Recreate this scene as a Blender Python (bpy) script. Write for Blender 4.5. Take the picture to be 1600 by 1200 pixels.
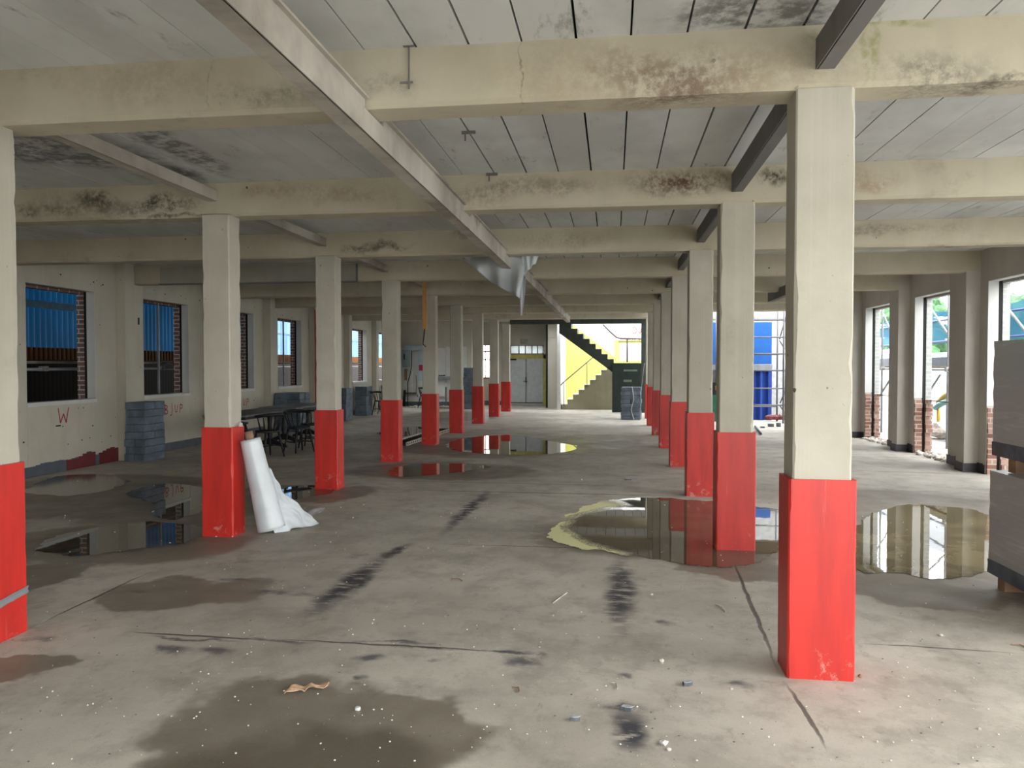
import bpy, bmesh, math, random
from mathutils import Vector, Matrix, noise
random.seed(7)
R = math.radians
for o in list(bpy.data.objects): bpy.data.objects.remove(o)
S = bpy.context.scene
COL = S.collection

# ------------------------------------------------------------ camera, sky, exposure
H = 1.6
F = 1200.0
YAW = math.atan(158/1200.0); PIT = math.atan(30/1200.0)
cam = bpy.data.objects.new('camera', bpy.data.cameras.new('camera'))
COL.objects.link(cam); S.camera = cam
cam.data.sensor_width = 36.0; cam.data.lens = 36.0*F/1600.0
cam.location = (0, 0, H); cam.rotation_euler = (R(90)-PIT, 0, YAW)
cam.data.clip_end = 400

W = bpy.data.worlds.new('sky'); S.world = W; W.use_nodes = True
wn = W.node_tree; wn.nodes.clear()
wo = wn.nodes.new('ShaderNodeOutputWorld'); bg = wn.nodes.new('ShaderNodeBackground')
tc = wn.nodes.new('ShaderNodeTexCoord'); sp = wn.nodes.new('ShaderNodeSeparateXYZ')
cr = wn.nodes.new('ShaderNodeValToRGB')
cr.color_ramp.elements[0].position = 0.0; cr.color_ramp.elements[0].color = (1.0, 0.99, 0.97, 1)
cr.color_ramp.elements[1].position = 0.7; cr.color_ramp.elements[1].color = (0.93, 0.96, 1.0, 1)
wn.links.new(tc.outputs['Generated'], sp.inputs[0]); wn.links.new(sp.outputs['Z'], cr.inputs[0])
wn.links.new(cr.outputs[0], bg.inputs[0]); wn.links.new(bg.outputs[0], wo.inputs[0])
bg.inputs[1].default_value = 5.0
sun = bpy.data.objects.new('sun', bpy.data.lights.new('sun', 'SUN')); COL.objects.link(sun)
sun.data.energy = 1.3; sun.data.angle = R(35); sun.data.color = (1, 0.97, 0.92)
sun.rotation_euler = (R(55), 0, R(72))
S.view_settings.view_transform = 'Standard'; S.view_settings.look = 'None'
S.view_settings.exposure = 0.76; S.view_settings.gamma = 1.0; S.view_settings.use_curve_mapping = False

# ------------------------------------------------------------ picture-to-place helpers (measuring only)
_fw = Vector((-math.sin(YAW)*math.cos(PIT), math.cos(YAW)*math.cos(PIT), -math.sin(PIT)))
_rt = Vector((math.cos(YAW), math.sin(YAW), 0)); _up = _rt.cross(_fw)
def ray(x, y): return _fw*F + _rt*(x-800) + _up*(600-y)
def G(x, y, z=0.0):
    d = ray(x, y); t = (z-H)/d.z; return Vector((d.x*t, d.y*t, z))
def AY(x, y, Y):
    d = ray(x, y); t = Y/d.y; return Vector((d.x*t, Y, H+d.z*t))
def AX(x, y, X):
    d = ray(x, y); t = X/d.x; return Vector((X, d.y*t, H+d.z*t))

# ------------------------------------------------------------ materials
class NT:
    def __init__(s, name):
        s.m = bpy.data.materials.new(name); s.m.use_nodes = True
        s.t = s.m.node_tree; s.t.nodes.clear()
        s.out = s.n('ShaderNodeOutputMaterial'); s.b = s.n('ShaderNodeBsdfPrincipled')
        s.l(s.b.outputs[0], s.out.inputs[0])
        s.pos = s.n('ShaderNodeNewGeometry').outputs['Position']
    def n(s, k, **kw):
        x = s.t.nodes.new(k)
        for a, b in kw.items(): setattr(x, a, b)
        return x
    def l(s, a, b): s.t.links.new(a, b)
    def noise(s, vec, scale, detail=4, rough=0.55, dist=0.0):
        x = s.n('ShaderNodeTexNoise'); x.inputs['Scale'].default_value = scale
        x.inputs['Detail'].default_value = detail; x.inputs['Roughness'].default_value = rough
        x.inputs['Distortion'].default_value = dist
        if vec is not None: s.l(vec, x.inputs['Vector'])
        return x
    def mapp(s, vec, sc=(1,1,1), loc=(0,0,0), rot=(0,0,0), typ='POINT'):
        x = s.n('ShaderNodeMapping'); x.vector_type = typ
        x.inputs['Location'].default_value = loc; x.inputs['Rotation'].default_value = rot
        x.inputs['Scale'].default_value = sc; s.l(vec, x.inputs['Vector']); return x.outputs[0]
    def mr(s, v, a, b, c=0.0, d=1.0, smooth=True):
        x = s.n('ShaderNodeMapRange'); x.interpolation_type = 'SMOOTHSTEP' if smooth else 'LINEAR'
        x.inputs['From Min'].default_value = a; x.inputs['From Max'].default_value = b
        x.inputs['To Min'].default_value = c; x.inputs['To Max'].default_value = d
        s.l(v, x.inputs['Value']); return x.outputs[0]
    def math(s, op, a, b=None):
        x = s.n('ShaderNodeMath', operation=op)
        for i, v in enumerate((a, b)):
            if v is None: continue
            if isinstance(v, (int, float)): x.inputs[i].default_value = v
            else: s.l(v, x.inputs[i])
        return x.outputs[0]
    def mix(s, f, a, b, blend='MIX'):
        x = s.n('ShaderNodeMix', data_type='RGBA', blend_type=blend)
        if isinstance(f, (int, float)): x.inputs[0].default_value = f
        else: s.l(f, x.inputs[0])
        for i, v in ((6, a), (7, b)):
            if isinstance(v, tuple): x.inputs[i].default_value = (v[0], v[1], v[2], 1)
            else: s.l(v, x.inputs[i])
        return x.outputs[2]
    def blob(s, vec, c, r, rot=0.0, soft=0.45):
        m = s.mapp(vec, sc=r, loc=c, rot=(0, 0, rot), typ='TEXTURE')
        x = s.n('ShaderNodeVectorMath', operation='LENGTH'); s.l(m, x.inputs[0])
        return s.mr(x.outputs['Value'], 1.0+soft*0.4, 1.0-soft, 0, 1)
    def maxall(s, L):
        v = L[0]
        for w in L[1:]: v = s.math('MAXIMUM', v, w)
        return v
    def warp(s, amt, scale, vec=None):
        nz = s.noise(vec or s.pos, scale, 4, 0.6)
        a = s.n('ShaderNodeVectorMath', operation='SUBTRACT'); s.l(nz.outputs['Color'], a.inputs[0]); a.inputs[1].default_value = (.5, .5, .5)
        b = s.n('ShaderNodeVectorMath', operation='SCALE'); s.l(a.outputs[0], b.inputs[0]); b.inputs['Scale'].default_value = amt
        c = s.n('ShaderNodeVectorMath', operation='ADD'); s.l(vec or s.pos, c.inputs[0]); s.l(b.outputs[0], c.inputs[1])
        return c.outputs[0]
    def bump(s, v, st, dist=0.01):
        x = s.n('ShaderNodeBump'); x.inputs['Strength'].default_value = st; x.inputs['Distance'].default_value = dist
        s.l(v, x.inputs['Height']); s.l(x.outputs[0], s.b.inputs['Normal'])
    def col(s, c):
        if isinstance(c, tuple): s.b.inputs['Base Color'].default_value = (c[0], c[1], c[2], 1)
        else: s.l(c, s.b.inputs['Base Color'])
    def rough(s, v):
        if isinstance(v, (int, float)): s.b.inputs['Roughness'].default_value = v
        else: s.l(v, s.b.inputs['Roughness'])

def srgb(r, g, b):
    f = lambda v: ((v/255+0.055)/1.055)**2.4 if v > 10 else v/255/12.92
    return (f(r), f(g), f(b))

def plain(name, c, rough=0.6, var=0.12, scale=6.0, metal=0.0, bump=0.0):
    t = NT(name); nz = t.noise(t.pos, scale, 5)
    lo = tuple(x*(1-var) for x in c); hi = tuple(min(1, x*(1+var)) for x in c)
    t.col(t.mix(t.mr(nz.outputs[0], .35, .65), lo, hi)); t.rough(rough)
    t.b.inputs['Metallic'].default_value = metal
    if bump: t.bump(t.noise(t.pos, scale*8, 4).outputs[0], bump)
    return t.m

def cream(name, base, dark, blobs=(), speck=0.35, dense=False, board=False, top_stain=False, rust=0.0):
    """old painted concrete: mottled, with pits, mould patches of their own shape"""
    t = NT(name)
    n1 = t.noise(t.pos, 0.9, 5, 0.6); n2 = t.noise(t.mapp(t.pos, (5, 5, 0.7)), 1.2, 4)
    c = t.mix(t.mr(n1.outputs[0], .35, .68), base, dark)
    c = t.mix(t.math('MULTIPLY', t.mr(n2.outputs[0], .48, .72), 0.45), c, tuple(x*0.8 for x in base))
    if rust:
        nr = t.noise(t.mapp(t.pos, (1, 1, 1), (3, 1, 7)), 1.6, 7, 0.72)
        c = t.mix(t.math('MULTIPLY', t.mr(nr.outputs[0], .56, .76), rust), c, (.17, .10, .06))
    vo = t.n('ShaderNodeTexVoronoi'); vo.inputs['Scale'].default_value = 5.5; vo.inputs['Randomness'].default_value = 1
    t.l(t.warp(.05, 9), vo.inputs['Vector'])
    pit = t.mr(vo.outputs['Distance'], .085, .05)
    msk = t.mr(t.noise(t.pos, 1.7, 2).outputs[0], .5, .6)
    pit = t.math('MULTIPLY', pit, t.math('MULTIPLY', msk, speck))
    c = t.mix(pit, c, (.05, .042, .03))
    if dense:
        v2 = t.n('ShaderNodeTexVoronoi'); v2.inputs['Scale'].default_value = 15; t.l(t.warp(.03, 20), v2.inputs['Vector'])
        p2 = t.math('MULTIPLY', t.mr(v2.outputs['Distance'], .11, .05), t.mr(t.noise(t.pos, 3.3, 2).outputs[0], .55, .62))
        c = t.mix(t.math('MULTIPLY', p2, .7), c, (.12, .10, .08)); pit = t.math('MAXIMUM', pit, p2)
        n8 = t.noise(t.mapp(t.pos, (28, 28, .25)), 1.5, 3); c = t.mix(t.math('MULTIPLY', t.mr(n8.outputs[0], .5, .7), .13), c, (.62, .59, .51))
    if blobs:
        w = t.warp(.35, 2.2); fine = t.noise(t.pos, 26, 5, .75)
        med = t.noise(t.pos, 5.5, 5, .7)
        gr = t.mr(t.math('ADD', t.math('MULTIPLY', fine.outputs[0], .5), t.math('MULTIPLY', med.outputs[0], .5)), .38, .6)
        for (cc, rr, st, colr) in blobs:
            c = t.mix(t.math('MULTIPLY', t.math('MULTIPLY', t.blob(w, cc, rr, soft=.8), gr), st), c, colr)
    t.col(c); t.rough(0.75)
    t.b.inputs['Specular IOR Level'].default_value = .3
    hgt = t.math('ADD', t.noise(t.pos, 14, 6, .65).outputs[0], t.math('MULTIPLY', pit, -1.5))
    t.bump(hgt, .35, .006)
    return t.m

CREAM = (.50, .48, .40); CREAMD = (.40, .375, .305)
MOULD = (.03, .027, .02); RUSTC = (.13, .075, .055); GREEN = (.26, .27, .08)
B = []  # beam blobs: centre, radii, strength, colour
for (x, y, Y, rx, rz, st, colr) in [
    (245, 318, 6.7, .42, .10, 1.0, MOULD), (140, 312, 6.7, .22, .09, .9, MOULD), (30, 325, 6.7, .15, .06, .7, MOULD), (80, 325, 6.7, .25, .05, .5, MOULD),
    (1212, 280, 6.78, .12, .10, 1.0, MOULD), (1060, 125, 4.03, .42, .16, .8, RUSTC), (1470, 110, 4.03, .3, .1, .6, (.1,.08,.07)),
    (1560, 130, 4.03, .5, .035, .8, (.08,.06,.05)), (1060, 285, 6.78, .5, .13, 1.0, RUSTC), (520, 300, 6.7, .6, .12, .5, (.28,.19,.10)), (900, 120, 4.03, .6, .16, .35, (.34,.25,.15)), (1180, 110, 4.03, .3, .15, .4, (.34,.25,.15)), (880, 375, 9.5, .8, .12, .5, (.28,.2,.11)), (230, 130, 4.03, .6, .14, .35, (.30,.24,.15)), (860, 290, 6.78, .5, .10, .5, RUSTC), (760, 300, 6.7, .35, .14, .55, RUSTC),
    (420, 150, 4.03, .45, .1, .45, (.12,.09,.06)), (600, 130, 4.03, .2, .1, .4, (.12,.09,.06)), (180, 197, 4.03, .5, .03, .7, (.05,.04,.035)),
    (410, 300, 6.7, .35, .05, .5, (.3,.17,.05)), (600, 385, 9.5, .4, .05, .8, (.06,.045,.03)), (560, 390, 9.5, .25, .06, .6, MOULD), (720, 365, 9.5, .15, .08, .6, RUSTC),
    (1360, 360, 9.5, .8, .07, .5, RUSTC), (1510, 385, 9.5, .4, .03, .7, (.07,.06,.06)), (1130, 280, 6.78, .12, .12, .5, (.3,.17,.1)), (1355, 285, 6.78, .3, .1, .5, (.3,.17,.1)),
    (1280, 55, 4.03, .12, .05, .8, GREEN), (1380, 45, 4.03, .18, .03, .9, GREEN), (325, 140, 4.03, .006, .2, .8, (.2,.16,.1)), (813, 120, 4.03, .006, .2, .8, (.2,.16,.1)), (130, 320, 6.7, .9, .12, .5, (.12,.11,.08)), (230, 340, 6.7, .8, .02, .8, (.05,.045,.04)), (1290, 95, 4.03, .3, .12, .4, (.3,.24,.15)), (1370, 85, 4.03, .02, .14, .6, GREEN), (1358, 90, 4.03, .015, .16, .5, GREEN)]:
    p = AY(x, y, Y); B.append((tuple(p), (rx, .35, rz), st, colr))
M = {}
M['beam'] = cream('beam_paint', (.54, .50, .385), (.45, .405, .30), B, rust=.42, speck=.9)
M['column'] = cream('column_paint', CREAM, CREAMD, rust=.18, speck=.95, dense=True)
M['wall'] = cream('wall_paint', (.56, .53, .44), (.47, .445, .37), speck=.6)
M['wallr'] = cream('wall_paint_greyer', (.52, .49, .43), (.45, .42, .38), speck=.4)
M['white'] = cream('white_block', (.62, .63, .61), (.54, .55, .53), speck=.1)
M['board'] = cream('boarding', (.40, .38, .32), (.34, .32, .27), speck=.2)

def ceiling_mat():
    t = NT('ceiling_boards_paint')
    n1 = t.noise(t.mapp(t.pos, (1, .6, 1)), 1.3, 6, .62)
    c = t.mix(t.mr(n1.outputs[0], .38, .66), (.66, .675, .665), (.53, .54, .53))
    # each plank its own tone
    sx = t.n('ShaderNodeSeparateXYZ'); t.l(t.pos, sx.inputs[0])
    idx = t.math('FLOOR', t.math('DIVIDE', t.math('ADD', sx.outputs['X'], -.08+28.3), .283))
    wn_ = t.n('ShaderNodeTexWhiteNoise', noise_dimensions='1D'); t.l(idx, wn_.inputs['W'])
    c = t.mix(t.math('MULTIPLY', wn_.outputs['Value'], .22), c, (.38, .37, .34))
    nz = t.noise(t.mapp(t.pos, (2.6, .9, 1)), 2.2, 7, .72)
    c = t.mix(t.math('MULTIPLY', t.mr(nz.outputs[0], .58, .74), .6), c, (.12, .11, .10))
    w = t.warp(.5, 1.6)
    bl = [t.blob(w, (-4.4, 5.6, 3.3), (.9, .5, 1), .5), t.blob(w, (-3.9, 6.4, 3.3), (.35, .3, 1)), t.blob(w, (-3.4, 5.7, 3.3), (.18, .9, 1)), t.blob(w, (.7, 3.9, 3.3), (.5, .25, 1))]
    fine = t.mr(t.noise(t.pos, 9, 6, .7).outputs[0], .35, .6)
    c = t.mix(t.math('MULTIPLY', t.math('MULTIPLY', t.maxall(bl), fine), .75), c, (.07, .065, .06))
    t.col(c); t.rough(.8); t.bump(t.noise(t.pos, 20, 5).outputs[0], .2, .005)
    return t.m
M['ceiling'] = ceiling_mat()

def red_mat():
    t = NT('red_gloss_paint')
    n1 = t.noise(t.mapp(t.pos, (6, 6, 1)), 1.5, 5)
    c = t.mix(t.mr(n1.outputs[0], .35, .7), (.56, .024, .015), (.42, .017, .012))
    sx = t.n('ShaderNodeSeparateXYZ'); t.l(t.pos, sx.inputs[0])
    low = t.mr(sx.outputs['Z'], .30, .06)
    sc = t.mr(t.noise(t.warp(.1, 5), 9, 6, .7).outputs[0], .55, .66)
    c = t.mix(t.math('MULTIPLY', t.math('MULTIPLY', low, sc), .55), c, (.55, .33, .27))
    st = t.mr(t.noise(t.mapp(t.pos, (14, 14, .7)), 2.2, 5, .7).outputs[0], .62, .75)
    c = t.mix(t.math('MULTIPLY', st, .25), c, (.72, .22, .18))
    t.col(c); t.rough(.42); t.bump(t.noise(t.pos, 16, 5).outputs[0], .15, .004)
    return t.m
M['red'] = red_mat()

def floor_mat():
    t = NT('stained_concrete_floor')
    n1 = t.noise(t.pos, .55, 7, .62); n2 = t.noise(t.pos, 3.1, 6, .65); n3 = t.noise(t.pos, 34, 4, .7)
    c = t.mix(t.mr(n1.outputs[0], .36, .64), (.57, .535, .465), (.41, .38, .325))
    c = t.mix(t.math('MULTIPLY', t.mr(n2.outputs[0], .45, .68), .5), c, (.27, .25, .21))
    c = t.mix(t.math('MULTIPLY', t.mr(n3.outputs[0], .52, .8), .35), c, (.62, .60, .54))
    n5 = t.noise(t.mapp(t.pos, (1, .5, 1)), 11, 7, .75)
    c = t.mix(t.math('MULTIPLY', t.mr(n5.outputs[0], .54, .70), .45), c, (.22, .19, .155))
    n6 = t.noise(t.pos, 120, 3, .6)
    c = t.mix(t.math('MULTIPLY', t.mr(n6.outputs[0], .60, .72), .5), c, (.13, .115, .10))
    n7 = t.noise(t.warp(.3, 1.3), .9, 8, .75)
    c = t.mix(t.math('MULTIPLY', t.mr(n7.outputs[0], .52, .56), .22), c, (.24, .22, .18))
    n4 = t.noise(t.warp(.4, 2), 1.4, 6, .7)
    c = t.mix(t.math('MULTIPLY', t.mr(n4.outputs[0], .60, .68), .35), c, (.20, .17, .145))
    # oily tyre trails
    w1 = t.warp(.22, 3.5)
    def seg(p, q, wd):
        a, b = G(*p), G(*q); m = (a+b)/2; L = (b-a).length/2; ang = math.atan2(b.y-a.y, b.x-a.x)
        return t.blob(w1, (m.x, m.y, 0), (L, wd, 1), ang, .7)
    tr = t.maxall([seg((968, 995), (972, 872), .12), seg((480, 968), (600, 868), .13), seg((590, 875), (640, 850), .08), seg((690, 835), (765, 765), .09), seg((985, 1180), (980, 1110), .09)])
    trn = t.mr(t.noise(t.mapp(t.pos, (2, 6, 1)), 2.2, 5, .7).outputs[0], .36, .52)
    c = t.mix(t.math('MULTIPLY', t.math('MULTIPLY', tr, trn), 1.0), c, (.05, .048, .06))
    sm = []
    for (x, y, rx, ry) in [(575, 1027, .09, .06), (600, 1003, .35, .02), (700, 1013, .3, .02), (790, 1018, .2, .025), (300, 1000, .3, .02), (430, 1000, .25, .025), (210, 925, .12, .03), (60, 1000, .1, .06), (820, 1030, .12, .08), (560, 870, .1, .1), (430, 925, .3, .06), (350, 905, .4, .05), (335, 1018, .12, .05), (258, 1015, .13, .06), (815, 1035, .12, .07), (845, 1025, .06, .05), (677, 1032, .04, .03), (1040, 972, .06, .06), (975, 1105, .14, .05), (1155, 1068, .07, .04), (555, 1060, .05, .03), (985, 1055, .05, .04), (575, 905, .05, .04), (985, 905, .05, .03)]:
        p = G(x, y); sm.append(t.blob(w1, (p.x, p.y, 0), (rx, ry, 1), 0, .8))
    c = t.mix(t.math('MULTIPLY', t.math('MULTIPLY', t.maxall(sm), t.mr(n2.outputs[0], .35, .55)), .9), c, (.09, .085, .10))
    # damp, darker concrete
    w2 = t.warp(.9, 1.4)
    dm = []
    for (x, y, rx, ry) in [(480, 1135, .74, .50), (440, 1195, .62, .34), (600, 1120, .36, .34), (290, 925, .6, .4), (170, 850, 1.35, .75), (150, 765, 1.7, 1.3), (290, 790, 1.2, 1.3), (60, 790, 1.0, .9),
                           (1040, 835, 1.3, 1.0), (1140, 885, .5, .35), (1440, 850, 1.7, 1.1), (1360, 905, .9, .4), (1440, 800, 1.3, 1.6), (770, 697, 2.0, 2.0), (690, 735, 1.5, 1.0), (470, 772, .9, .8),
                           (20, 1045, .3, .2), (40, 905, .3, .5), (700, 650, 1.7, 2.5), (930, 690, 1.0, 1.6), (1460, 930, .6, .3), (1120, 860, .6, .5)]:
        p = G(x, y); dm.append(t.blob(w2, (p.x, p.y, 0), (rx, ry, 1), 0, .14))
    damp = t.maxall(dm)
    deep = t.maxall([t.blob(w2, (G(x, y).x, G(x, y).y, 0), (rx, ry, 1), 0, .5) for (x, y, rx, ry) in [(540, 1165, .40, .24), (420, 1200, .5, .22), (190, 845, .9, .5), (1050, 825, 1.0, .7), (1430, 850, 1.2, .7), (260, 780, .6, .8)]])
    c = t.mix(t.math('MULTIPLY', damp, .74), c, (.15, .123, .09))
    c = t.mix(t.math('MULTIPLY', deep, .65), c, (.085, .068, .045))
    # pour joints and cracks
    w3 = t.warp(.05, 4)
    def line(p, q, wd):
        a, b = G(*p), G(*q); m = (a+b)/2; L = (b-a).length/2; ang = math.atan2(b.y-a.y, b.x-a.x)
        return t.blob(w3, (m.x, m.y, 0), (L, wd, 1), ang, .5)
    ln = t.maxall([line((1143, 872), (1215, 1045), .016), line((1228, 1070), (1290, 1168), .014), line((200, 988), (420, 1000), .016), line((430, 998), (800, 1018), .014),
                   line((600, 765), (1200, 778), .02), line((60, 975), (230, 895), .012), line((1330, 735), (1540, 742), .02), (line((1010, 600+160), (560, 750), .012)), line((700, 850), (1100, 862), .012), line((1345, 1005), (1590, 1020), .01)])
    c = t.mix(t.math('MULTIPLY', ln, .8), c, (.045, .04, .036))
    t.col(c)
    r = t.mr(t.noise(t.pos, 2.4, 5).outputs[0], .3, .7, .62, .82)
    r = t.math('SUBTRACT', r, t.math('MULTIPLY', damp, .22)); r = t.math('SUBTRACT', r, t.math('MULTIPLY', deep, .12))
    t.rough(r)
    t.bump(t.math('ADD', t.noise(t.pos, 9, 8, .7).outputs[0], t.math('MULTIPLY', ln, -.8)), .3, .012)
    return t.m
M['floor'] = floor_mat()

def puddle_mat(name, c, rim=None, rough=.015, ripple=.02):
    t = NT(name)
    nz = t.noise(t.pos, 2.5, 5)
    cc = t.mix(t.mr(nz.outputs[0], .4, .6), c, tuple(x*1.5 for x in c))
    if rim:
        w = t.warp(.28, 3.0)
        # bright glint along the rim, painted in as a speckled yellow film
        ins = t.blob(w, rim[0], rim[1], rim[2], .12)
        gr = t.mr(t.noise(t.pos, 75, 5, .8).outputs[0], .47, .50)
        edge = t.math('SUBTRACT', 1.0, ins); f = t.math('MULTIPLY', edge, t.math('MAXIMUM', gr, t.mr(edge, .75, 1.0)))
        side = t.blob(t.warp(.1, 3), rim[3], rim[4], 0, .25)
        f = t.math('MULTIPLY', f, side)
        cc = t.mix(t.math('MULTIPLY', f, .95), cc, (.92, .90, .50))
        t.rough(t.math('ADD', t.math('MULTIPLY', f, .6), rough))
    else: t.rough(rough)
    t.col(cc); t.b.inputs['IOR'].default_value = 1.38
    t.b.inputs['Specular IOR Level'].default_value = .6
    t.bump(t.noise(t.pos, 4, 3).outputs[0], ripple, .01)
    return t.m

def brick_mat(name, c1, c2, mort, axis='YZ'):
    t = NT(name)
    sx = t.n('ShaderNodeSeparateXYZ'); t.l(t.pos, sx.inputs[0])
    cb = t.n('ShaderNodeCombineXYZ')
    t.l(t.math('ADD', sx.outputs['X'], sx.outputs['Y']), cb.inputs[0]); t.l(sx.outputs['Z'], cb.inputs[1])
    b = t.n('ShaderNodeTexBrick'); t.l(cb.outputs[0], b.inputs['Vector'])
    b.inputs['Color1'].default_value = (*c1, 1); b.inputs['Color2'].default_value = (*c2, 1); b.inputs['Mortar'].default_value = (*mort, 1)
    b.inputs['Scale'].default_value = 1; b.inputs['Brick Width'].default_value = .225; b.inputs['Row Height'].default_value = .075; b.inputs['Mortar Size'].default_value = .009
    t.col(b.outputs['Color']); t.rough(.85); t.bump(b.outputs['Fac'], -.5, .01)
    return t.m
M['brick'] = brick_mat('brown_brick', (.17, .09, .07), (.11, .07, .06), (.42, .40, .37))
M['brickw'] = brick_mat('painted_brick', (.42, .43, .41), (.36, .38, .36), (.48, .48, .46))
M['brickr'] = brick_mat('broken_red_brick', (.20, .085, .06), (.36, .22, .17), (.42, .38, .33))

def stripes(name, c1, c2, axis, period, duty=.5, rough=.5, trans=0.0, metal=0.0, z=False):
    t = NT(name)
    sx = t.n('ShaderNodeSeparateXYZ'); t.l(t.pos, sx.inputs[0])
    v = t.math('FRACT', t.math('DIVIDE', sx.outputs[axis], period))
    f = t.mr(v, duty-.08, duty+.08)
    t.col(t.mix(f, c1, c2)); t.rough(rough); t.b.inputs['Metallic'].default_value = metal; t.b.inputs['Specular IOR Level'].default_value = .05
    return t.m
M['steel'] = cream('galvanised_steel', (.50, .47, .41), (.22, .195, .165), speck=.0, rust=.8)
M['steeld'] = cream('dark_steel', (.19, .185, .18), (.14, .135, .13), speck=0, rust=.3)
M['greytrim'] = plain('slate_grey_paint', (.085, .10, .125), .5)
M['maroon'] = plain('maroon_paint', (.13, .018, .022), .5)
M['purpletrim'] = plain('dark_plum_paint', (.04, .033, .042), .5)
M['block'] = plain('blue_grey_tile', (.12, .155, .20), .6, .22, 5)
M['blockd'] = plain('dark_blue_grey_tile', (.10, .13, .165), .6, .25, 5)
M['tube'] = plain('scaffold_tube', (.24, .25, .26), .5, .1, 5, .3)
M['tubew'] = plain('aluminium_tube', (.11, .11, .125), .6, .05, 5)
M['tubeb'] = plain('blue_painted_tube', (.015, .05, .22), .4)
M['clamp'] = plain('scaffold_coupler_metal', (.32, .31, .29), .5, .2, 20, .6)
M['boardw'] = plain('scaffold_board', (.24, .20, .16), .8, .3, 4)
M['wood'] = plain('pallet_wood', (.33, .21, .12), .8, .25, 5)
M['orange'] = plain('varnished_timber', (.36, .17, .05), .5)
M['black'] = plain('black_stained_wood', (.008, .008, .010), .55, .3, 8)
M['tabletop'] = plain('dusty_grey_tabletop', (.15, .155, .15), .6, .2, 3)
M['dark'] = plain('dark_void', (.012, .012, .012), .9)
M['green'] = plain('dark_green_paint', (.006, .020, .015), .5, .2)
M['greengrey'] = plain('dark_grey_green_paint', (.03, .04, .032), .6, .2)
M['yellow'] = cream('yellow_wall_paint', (.60, .58, .15), (.52, .50, .12), speck=.1)
M['yframe'] = plain('yellow_gloss_paint', (.50, .46, .10), .5)
M['doorw'] = plain('grey_white_door_paint', (.50, .53, .53), .5, .06)
M['stairc'] = cream('stair_concrete', (.38, .35, .24), (.29, .27, .18), speck=.4, rust=.4)
M['whitep'] = plain('white_paint', (.66, .66, .64), .55, .04)
M['redp'] = plain('red_paint', (.42, .02, .03), .5)
M['redmark'] = plain('red_marker', (.40, .03, .045), .7)
M['cabinet'] = plain('pale_blue_grey_steel', (.26, .35, .38), .45, .08)
M['ltblue'] = plain('light_blue_grey_trunking', (.42, .52, .58), .45, .06)
M['magenta'] = plain('crimson_sign', (.35, .01, .06), .5)
M['blued'] = plain('blue_container_paint', (.010, .045, .26), .45)
M['blueb'] = plain('bright_blue_paint', (.012, .10, .36), .4, .05)
M['stone'] = plain('pale_rubble', (.52, .48, .43), .9, .25, 15, bump=.4)
M['stonewh'] = plain('white_plaster_lump', (.60, .57, .53), .9, .12, 20, bump=.4)
M['slate'] = plain('slate_chip', (.10, .11, .12), .6, .3, 20)
M['slatetop'] = plain('slate_chip_face', (.45, .47, .50), .6, .2, 20)
M['card'] = plain('torn_cardboard', (.62, .42, .27), .8, .2, 30)
M['core'] = plain('cardboard_core', (.26, .17, .11), .8)
M['picket'] = plain('white_picket', (.55, .55, .50), .6, .03)
M['teal'] = plain('teal_plastic', (.01, .16, .14), .4)
M['yplastic'] = plain('yellow_plastic', (.42, .26, .01), .4)
M['asphalt'] = plain('yard_concrete', (.33, .32, .30), .85, .15, 2)
M['leaf'] = plain('leaf_green', (.05, .14, .05), .7, .5, 1.5)
M['fence'] = stripes('dark_fence_boards', (.016, .011, .008), (.006, .005, .004), 'Y', .12)
M['brown'] = stripes('brown_corrugated', (.16, .07, .025), (.07, .03, .015), 'Y', .13)
M['greybld'] = stripes('blue_white_cladding', (.45, .60, .72), (.80, .86, .90), 'Y', .5)

def sheet(name, c, mixf=.5, rough=.35, stripe=None):
    t = NT(name)
    nz = t.noise(t.pos, .8, 5)
    cc = t.mix(t.mr(nz.outputs[0], .3, .7), c, tuple(x*.6 for x in c))
    if stripe:
        sx = t.n('ShaderNodeSeparateXYZ'); t.l(t.pos, sx.inputs[0])
        v = t.math('FRACT', t.math('DIVIDE', sx.outputs['Y'], stripe))
        cc = t.mix(t.math('MULTIPLY', t.mr(v, .4, .6), .35), cc, tuple(x*.35 for x in c))
    t.col(cc); t.rough(rough)
    tr = t.n('ShaderNodeBsdfTranslucent'); t.l(cc, tr.inputs[0])
    mx = t.n('ShaderNodeMixShader'); mx.inputs[0].default_value = mixf
    t.l(t.b.outputs[0], mx.inputs[1]); t.l(tr.outputs[0], mx.inputs[2]); t.l(mx.outputs[0], t.out.inputs[0])
    return t.m
M['bluesheet'] = sheet('blue_sheeting', (.003, .04, .10), .25, .4, .16)
M['palesheet'] = sheet('pale_blue_sheeting', (.14, .30, .52), .5, .4, .4)
M['whitesheet'] = sheet('white_polythene', (.80, .86, .90), .12, .28)
M['greysheet'] = sheet('grey_white_polythene', (.72, .76, .78), .3, .4)
def net_mat():
    t = NT('blue_debris_netting'); t.col((.015, .19, .36)); t.rough(.7)
    tp = t.n('ShaderNodeBsdfTransparent'); mx = t.n('ShaderNodeMixShader'); mx.inputs[0].default_value = .25
    t.l(t.b.outputs[0], mx.inputs[1]); t.l(tp.outputs[0], mx.inputs[2]); t.l(mx.outputs[0], t.out.inputs[0]); return t.m
M['glass'] = sheet('frosted_glass', (.75, .78, .78), .7, .3)
M['net'] = net_mat()
def wrap_mat():
    t = NT('stretch_wrapped_grey_board')
    n1 = t.noise(t.mapp(t.pos, (.8, .8, 9)), 1.6, 6, .7, .6)
    c = t.mix(t.mr(n1.outputs[0], .5, .75), (.36, .375, .38), (.52, .54, .55))
    t.col(c); t.rough(.32); t.bump(n1.outputs[0], .35, .01); return t.m
M['wrap'] = wrap_mat()
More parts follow.
